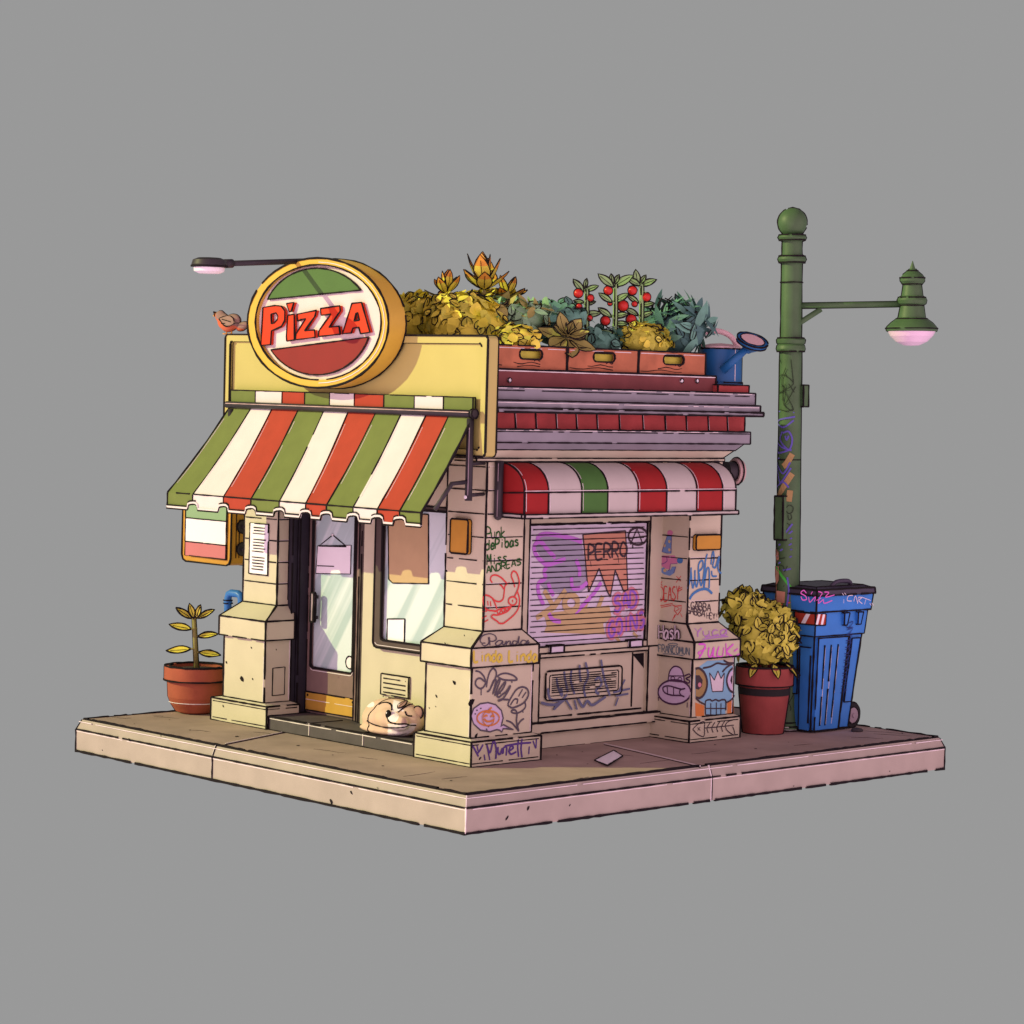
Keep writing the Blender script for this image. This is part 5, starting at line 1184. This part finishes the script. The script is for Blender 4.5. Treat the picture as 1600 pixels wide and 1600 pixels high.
# reflective strip: red bar with slanted white bars, on the left face
mb = MB(); f0 = lambda u, v, o: left(u, v, o)
def patch(q, m, o): mb.add([left(u, v, o) for u, v in q], [(0, 1, 2, 3)], m)
v0, v1 = .80, .90
mb.box(0, 0, 0, 0, 0, 0, BB, 0) if False else None
def sidep(px, py, o): # point on the -Y face plane seen at a picture point
    p0 = side(0, 0, o); n_ = (side(1, 0, o)-p0).cross(side(0, 1, o)-p0).normalized(); return HP(px, py, p0, n_)
zA, zB_ = sidep(1275, 977, .036).z, sidep(1275, 959.5, .036).z
va, vb = (zA-.03)/(zr0-.03), (zB_-.03)/(zr0-.03)
cA, cB = side(0, va, .036)+V((-.036, 0, 0)), side(0, vb, .036)+V((-.036, 0, 0))
eA, eB = sidep(1290, 977, .036), sidep(1291.5, 960, .036)
mb.poly([cA, eA, eB, cB], M['red'], (0, .006, 0), ink=.007)
lA, lB = left(.42, va, .036), left(.42, vb, .036)
mb.poly([lA, cA+V((0, .006, 0)), cB+V((0, .006, 0)), lB], M['red'], (.006, 0, 0), ink=.007)
for f0, f1 in ((.12, .42), (.62, .86)):
    d0 = V((0, -.0015, 0)); mb.poly([cA+(eA-cA)*(f0-.12)+d0, cA+(eA-cA)*(f0+.10)+d0, cB+(eB-cB)*(f1)+d0, cB+(eB-cB)*(f1-.22)+d0], M['white'])
d0 = V((-.0015, 0, 0)); mb.poly([lA+(cA-lA)*.3+d0, lA+(cA-lA)*.5+d0, lB+(cB-lB)*.75+d0, lB+(cB-lB)*.55+d0], M['white'])
mb.build('reflective_strip', bod)
Wb = Wall((1180, 880, 5.714), side(0, 1, .062), (side(1, .9)-side(0, .9)).cross(side(0, 1)-side(0, .9))*(1))
if Wb.n.y > 0: Wb.n = -Wb.n
rimn = Wb.n
mb = MB(); Wb.strokes(mb, [[(440, 265), (415, 240), (390, 265), (430, 290), (440, 320), (405, 325), (390, 295)], [(495, 250), (480, 275)], [(460, 300), (470, 345), (505, 310), (520, 300), (510, 340)], [(545, 250), (580, 265), (560, 300), (545, 355), (590, 320)], [(570, 310), (530, 330)], [(600, 255), (640, 260), (610, 300), (690, 280)], [(590, 320), (600, 355), (670, 330)]], .014, M['g_hot'], .03); mb.build('graffiti', bod)
mb = MB(); Wb.strokes(mb, [[(x_-26, y_) for x_, y_ in st_] for st_ in [[(880, 285), (840, 290), (830, 330), (870, 335)], [(890, 340), (905, 290), (925, 360)], [(930, 300), (925, 355)], [(930, 300), (960, 305), (935, 330), (965, 360)], [(960, 300), (1040, 330)], [(1000, 310), (985, 365)], [(785, 265), (800, 285)], [(805, 262), (820, 280)], [(800, 320), (798, 355)], [(1030, 355), (1045, 375)], [(1050, 352), (1068, 375)]]], .010, M['g_white'], .03); mb.build('graffiti', bod)
Ws = Wall((1180, 880, 5.714), side(0, 0, .03), rimn)
mb = MB(); st = [[(800, 550), (830, 580), (860, 570)]]
for k in range(11): y = 540+k*58; y_ = -12-k*6; st.append([(835+y_, y), (885+y_, y-20+k*3), (855+y_, y+28), (830+y_, y+38), (885-k*3+y_, y+30)])
Ws.strokes(mb, st, .009, M['g_navy'], .004); mb.build('graffiti', bod)

# ================================================================== potted plants
def pot(mb, c, R, h, m, band=None, taper=.8, rim=.3):
    """terracotta pot: radius R at the rim"""
    rr = [(R*taper*.98, 0), (R*taper, .02), (R*.90, h*(1-rim)), (R*.91, h*(1-rim)+.001), (R, h*(1-rim)+.004), (R*1.0, h-.02), (R*.985, h), (R*.88, h), (R*.86, h-.08)]
    mb.lathe(rr, c, m, 32, (1, 4, 6, 7), .009)
# left: round-bottomed bowl pot
c = H(296, 1112, 'z', 0); c = V((c.x, c.y-.13, 0))
pmL = PPM(c.x, c.y); zt_ = ZV(1040, c.x, c.y); R = 50/pmL
pl = thing('potted_plant', 'wide terracotta pot with a single-stemmed leafy plant beside the left pillar', 'potted plant', c)
mb = MB(); zk = zt_*.70
mb.lathe([(R*.45, 0), (R*.62, .03), (R*.78, .12), (R*.87, zt_*.35), (R*.90, zk), (R*.91, zk+.002), (R*1.0, zk+.006), (R*1.0, zt_-.015), (R*.98, zt_), (R*.84, zt_), (R*.83, zt_-.05), (0, zt_-.05)], c, M['terracotta'], 32, (0, 5, 6, 8, 9), .009, seam=.009)
mb.tube([c+V((cos(2*pi*k/28)*R*.845, sin(2*pi*k/28)*R*.845, zt_*.25)) for k in range(12, 24)], .005, PALE, 4, jit=.3); mb.build('pot', pl)
mb = MB(); mb.lathe([(R*.82, zt_-.045), (R*.4, zt_-.03), (0, zt_-.025)], c, M['soil'], 24, caps=False); mb.build('soil', pl)
mb = MB(); T = HV(303, 962, c.x, c.y); mb.tube([c+V((0, 0, zt_-.04)), T], [.032, .026], M['stem'], 8)
for s_ in (1, -1): mb.tube([c+V((0, 0, zt_-.04))+V((.72, -.69, 0))*.032*s_, T+V((.72, -.69, 0))*.026*s_], .006, INK, 4, jit=.3)
mb.build('stem', pl)
sdv = V((.72, -.69, 0))
for u, v, Ln, an in ((282, 978, .29, 167), (325, 991, .26, 12), (279, 1014, .31, 183), (328, 1020, .28, -2), (288, 957, .24, 145), (300, 954, .2, 108), (310, 955, .18, 75), (322, 958, .24, 32)):
    q = HV(u, v, c.x, c.y); d = sdv*cos(radians(an))+V((0, 0, 1))*sin(radians(an))
    q0 = q-d*Ln/2+VN*.03; b = MB(); b.leaf(q0, d, VN*.75+V((0, 0, 1)), Ln, Ln*.42, M['leafgold'], None, .008, .08, seg=6, p=.9)
    zs_ = max(zt_, min(q0.z, T.z)); b.tube([V((c.x, c.y, 0))+V((0, 0, zs_)), q0], .012, M['stem'], 5); b.build('leaf', pl)
# right: tall dark red pot with a bush
c = H(1194, 1147, 'z', 0)+V((.10, .11, 0)); c.z = 0
pmR = PPM(c.x, c.y); zt_ = ZV(1040, c.x, c.y); R = 45/pmR
pr = thing('potted_bush', 'tall dark red pot holding an olive bush between far pillar and street lamp', 'potted plant', c)
mb = MB(); zk = zt_*.70
mb.lathe([(R*.70, 0), (R*.86, zk-.12), (R*.87, zk-.02), (R*.87, zk), (R*.99, zk+.02), (R*1.0, zt_-.02), (R*.98, zt_), (R*.86, zt_), (R*.84, zt_-.06), (0, zt_-.06)], c, M['maroonpot'], 32, (0, 6, 7), .009, seam=.009)
mb.lathe([(R*.895, zk-.10), (R*.905, zk-.012)], c, M['rubber'], 32, caps=False); mb.tube([c+V((cos(2*pi*k/28)*R*1.0, sin(2*pi*k/28)*R*1.0, zk+.02)) for k in range(28)], .008, INK, 4, jit=.3, closed=True)
chips(mb, [(c+V((-.45, -.62, 0)).normalized()*R*.82+V((0, 0, .45)), V((-.45, -.62, 0)), .03), (c+V((-.2, -.8, 0)).normalized()*R*.84+V((0, 0, .52)), V((-.2, -.8, 0)), .02)]); mb.build('pot', pr)
mb = MB(); r = random.Random(5); cen = HV(1192, 993, c.x, c.y); rx, rz = 60/pmR, 58/pmR
LO = [M['leafochre'], M['leafochre'], M['leafochre']]
mb.ball(cen, (rx*.84, rx*.84, rz*.8), M['leafochre'], 20, 12)
cen2 = HV(1163, 952, c.x, c.y); mb.ball(cen2, (rx*.5, rx*.5, rz*.42), M['leafochre'], 14, 10)
for cc_, a, b_, nn in ((cen, rx*.86, rz*.84, 420), (cen2, rx*.52, rz*.47, 120)):
    for i in range(nn):
        d = rdir(r)
        if d.z < -.75: continue
        pos = cc_+V((d.x*a, d.y*a, d.z*b_))*.97; tg = d.orthogonal(); tg.rotate(Quaternion(d, r.uniform(0, 6.28)))
        ld = (d*r.uniform(.1, .7)+tg*.8+V((0, 0, .25))).normalized(); s = r.uniform(.75, 1.2)
        mb.leaf(pos, ld, d, .15*s, .09*s, LO[r.randrange(3)], None, .006 if r.random() < .35 else 0, .1, seg=5, ex=.65, fold=.1)
for k, a in enumerate((3.45, 4.25, 5.0, 5.6)):
    d = V((cos(a), sin(a), -.55)); p = c+V((cos(a), sin(a), 0))*R*.75+V((0, 0, zt_+.05)); mb.leaf(p, d, V((0, 0, 1)), .24, .11, LO[k % 3], None, .007, .25)
mb.build('foliage', pr)
mb = MB(); mb.tube([c+V((0, 0, zt_-.07)), cen], .04, M['stem'], 8); mb.build('stem', pr)
mb = MB(); mb.lathe([(R*.84, zt_-.055), (0, zt_-.03)], c, M['soil'], 24, caps=False); mb.build('soil', pr)

# ================================================================== animals
def body_mesh(name, parts, paint, voxel, parent=None, loc=None, it=6):
    """one continuous body: overlapping rounded masses merged into a single smooth surface, then painted by region"""
    tm = MB()
    for c, r, q in parts: tm.ball(c, r, M['fur'], 24, 16, q)
    o = tm.build('tmp'); md = o.modifiers.new('r', 'REMESH'); md.mode = 'VOXEL'; md.voxel_size = voxel
    ms = o.modifiers.new('s', 'SMOOTH'); ms.factor = .5; ms.iterations = it
    dg = bpy.context.evaluated_depsgraph_get(); me = bpy.data.meshes.new_from_object(o.evaluated_get(dg))
    vs = [tuple(v.co) for v in me.vertices]; fs = [tuple(p.vertices) for p in me.polygons]; cs = [p.center.copy() for p in me.polygons]
    bpy.data.objects.remove(o); bpy.data.meshes.remove(me)
    mb = MB(); groups = {}
    mb.v = vs
    for f, c in zip(fs, cs): mb.f.append(list(f)); mb.mi.append(mb.m(paint(c))); mb.sm.append(True)
    return mb
def contour(mb, n, r=.006, c0=None):
    import bmesh
    bm = bmesh.new(); vs = [bm.verts.new(v) for v in mb.v]
    for f in mb.f:
        try: bm.faces.new([vs[i] for i in f])
        except ValueError: pass
    res = bmesh.ops.bisect_plane(bm, geom=bm.verts[:]+bm.edges[:]+bm.faces[:], plane_co=c0, plane_no=n)
    E_ = [(e.verts[0].co.copy(), e.verts[1].co.copy()) for e in res['geom_cut'] if isinstance(e, bmesh.types.BMEdge)]; bm.free()
    for a, b in E_: mb.tube([a, b], r*(.8+.4*rnd.random()), INK, 4, smooth=False)
# curled-up dog on the step
from mathutils.bvhtree import BVHTree
dc = H(615, 1134, 'x', 1.66); dc.z = .165
Fr = V((-1, 0, 0)); Rt = V((0, -1, 0)); Up = V((0, 0, 1))
def dp(r, f, u): return dc+Rt*r+Fr*f+Up*u      # right / front / up, from the dog's middle on the step
dog = thing('dog', 'small tan and white dog curled up asleep on the doorstep by the corner pillar', 'dog', dc)
QY = Quaternion((1, 0, 0), radians(12)).to_matrix()
parts = [(dp(0, -.0, .195), (.225, .48, .225), None), (dp(-.12, .02, .165), (.235, .34, .185), None), (dp(.14, .0, .19), (.22, .33, .19), None),
         (dp(.10, .15, .20), (.13, .20, .13), None), (dp(.24, .18, .185), (.10, .17, .10), QY), (dp(.37, .19, .18), (.08, .09, .085), None),
         (dp(-.05, .14, .055), (.13, .38, .055), None)]
zt_d = dc.z
def paint(c):
    d = c-dc; r, f, u = d.dot(Rt), d.dot(Fr), d.z
    P = CR.transposed() @ (c-CLOC); px, py = 800-FOC*P.x/P.z, 800+FOC*P.y/P.z
    if f > .05:
        if u > .20 and .07 < r < .30 and abs((px-621)-(1100-py)*.35) < 7+(1100-py)*.2 and py < 1112: return M['furwhite']      # blaze over the brow
        if f > .12 and ((px-614)/9)**2+((py-1120)/8)**2 < 1: return M['furwhite']
        if f > .12 and px > 622 and abs(py-1109-(px-640)*.1) < 3: return M['furwhite']
        if py > 1131 and px > 606: return M['furwhite']
        if f > .2 and px > 628 and py > 1112: return M['furdark'] if False else M['furmid']
    if ((px-578)/7)**2+((py-1100)/5)**2 < 1: return M['furwhite']
    return M['fur']
mb = body_mesh('body', parts, paint, .016, it=8)
bvh = BVHTree.FromPolygons(mb.v, mb.f)
def on(px, py, o=.002):
    r = ray(px, py).normalized(); h = bvh.ray_cast(CLOC, r)
    return h[0]+h[1]*o if h[0] else None
def skin_line(pts, r=.0065):
    P = [on(q.x, q.y) for q in smooth([V((*p, 0)) for p in pts], 5)]; P = [p for p in P if p]
    if len(P) > 1: mb.tube(P, r, INK, 4, jit=.3)
contour(mb, (VN+V((0, 0, .10))).normalized(), .0055, dp(0, .06, .19))
skin_line([(592, 1101), (598, 1098), (606, 1098), (611.5, 1102), (612, 1110)])
skin_line([(574, 1126), (582, 1131), (597, 1135.5), (615, 1137), (632, 1136), (637, 1134)])
skin_line([(605, 1121), (609, 1128), (620, 1131), (634, 1131), (640, 1133), (650, 1133)])
skin_line([(622, 1113), (630, 1107), (642, 1100.5), (652, 1102)])
skin_line([(633, 1112), (636, 1118), (644, 1119)])
for k in range(0):
    pass
mb.build('body', dog)
e = on(606.8, 1116.5, .0)
mb = MB(); mb.ball(e, (.028, .042, .056), INK, 14, 10); mb.ball(e+V((-.020, .006, .018)), (.009, .013, .013), M['white'], 8, 6); mb.build('eye', dog)
n_ = on(655, 1113, 0) or dp(.40, .3, .2)
mb = MB(); mb.ball(n_, (.045, .085, .075), M['furdark'], 16, 12); mb.tube([n_+V((-.02, .086*cos(2*pi*k/20), .076*sin(2*pi*k/20))) for k in range(20)], .006, INK, 4, jit=.3, closed=True); mb.build('nose', dog)
ea = on(622, 1107, .01) or dp(.12, .2, .36); eb = on(634, 1099, .02) or ea+V((0, -.13, .06))
mb = MB(); mb.leaf(ea, eb-ea, V((-.8, 0, .5)), (eb-ea).length*1.15, .10, M['furdark'], None, .006, -.05, seg=6, fold=-.2); mb.build('ear', dog)
# bird on the fascia
bc = H(364, 503, 'x', 1.38); bc.z = Z1
bird = thing('bird', 'brown bird with an orange belly perched on the fascia left of the PIZZA sign', 'bird', bc)
L_ = V((0, 1, 0))
def bp(px, py): return H(px, py, 'x', 1.38)
rot = Quaternion((1, 0, 0), radians(-14)).to_matrix()
parts = [(bp(361, 504.5), (.085, .19, .105), rot), (bp(345, 494), (.065, .085, .072), None), (bp(350, 502), (.07, .10, .10), None), (bp(379, 510), (.05, .12, .055), rot)]
zmid = bp(361, 504.5).z
mb = body_mesh('body', parts, lambda c: M['birdred'] if c.z < zmid-.015+.25*(c.y-bc.y) or (c.y > bp(343, 500).y and c.z < bp(343, 491).z) else M['birdback'], .012)
contour(mb, V((1, 0, 0)), .005, bp(361, 504))
mb.build('body', bird)
mb = MB()
q0 = bp(351, 498)+V((-.085, 0, 0)); mb.leaf(q0, bp(381, 507)-bp(351, 498), V((-1, 0, .3)), .33, .14, M['birdback'], None, .006, -.02, fold=-.2, p=1.2); mb.tube([bp(356, 506)+V((-.1, 0, 0)), bp(384, 505)+V((-.085, 0, 0))], .005, INK, 4, jit=.3); mb.build('wing', bird)
mb = MB(); mb.lathe([(.03, 0), (.016, .035), (0, .07)], bp(337.5, 491.5), M['beak'], 10, (0,), .005, (0, 1, -.35)); mb.build('beak', bird)
mb = MB(); mb.ball(bp(340.5, 488)+V((-.062, 0, 0)), .012, INK, 10, 8); mb.build('eye', bird)
for px in (354, 362):
    q = bp(px, 516); mb = MB(); mb.tube([V((q.x, q.y, Z1+.004)), V((q.x, q.y, Z1+.09))], .010, M['beak'], 6)
    for a in (-.5, 0, .5): mb.tube([V((q.x, q.y, Z1+.008)), V((q.x-.05*sin(a), q.y+.05*cos(a), Z1+.008))], .008, M['beak'], 5)
    mb.build('leg', bird)
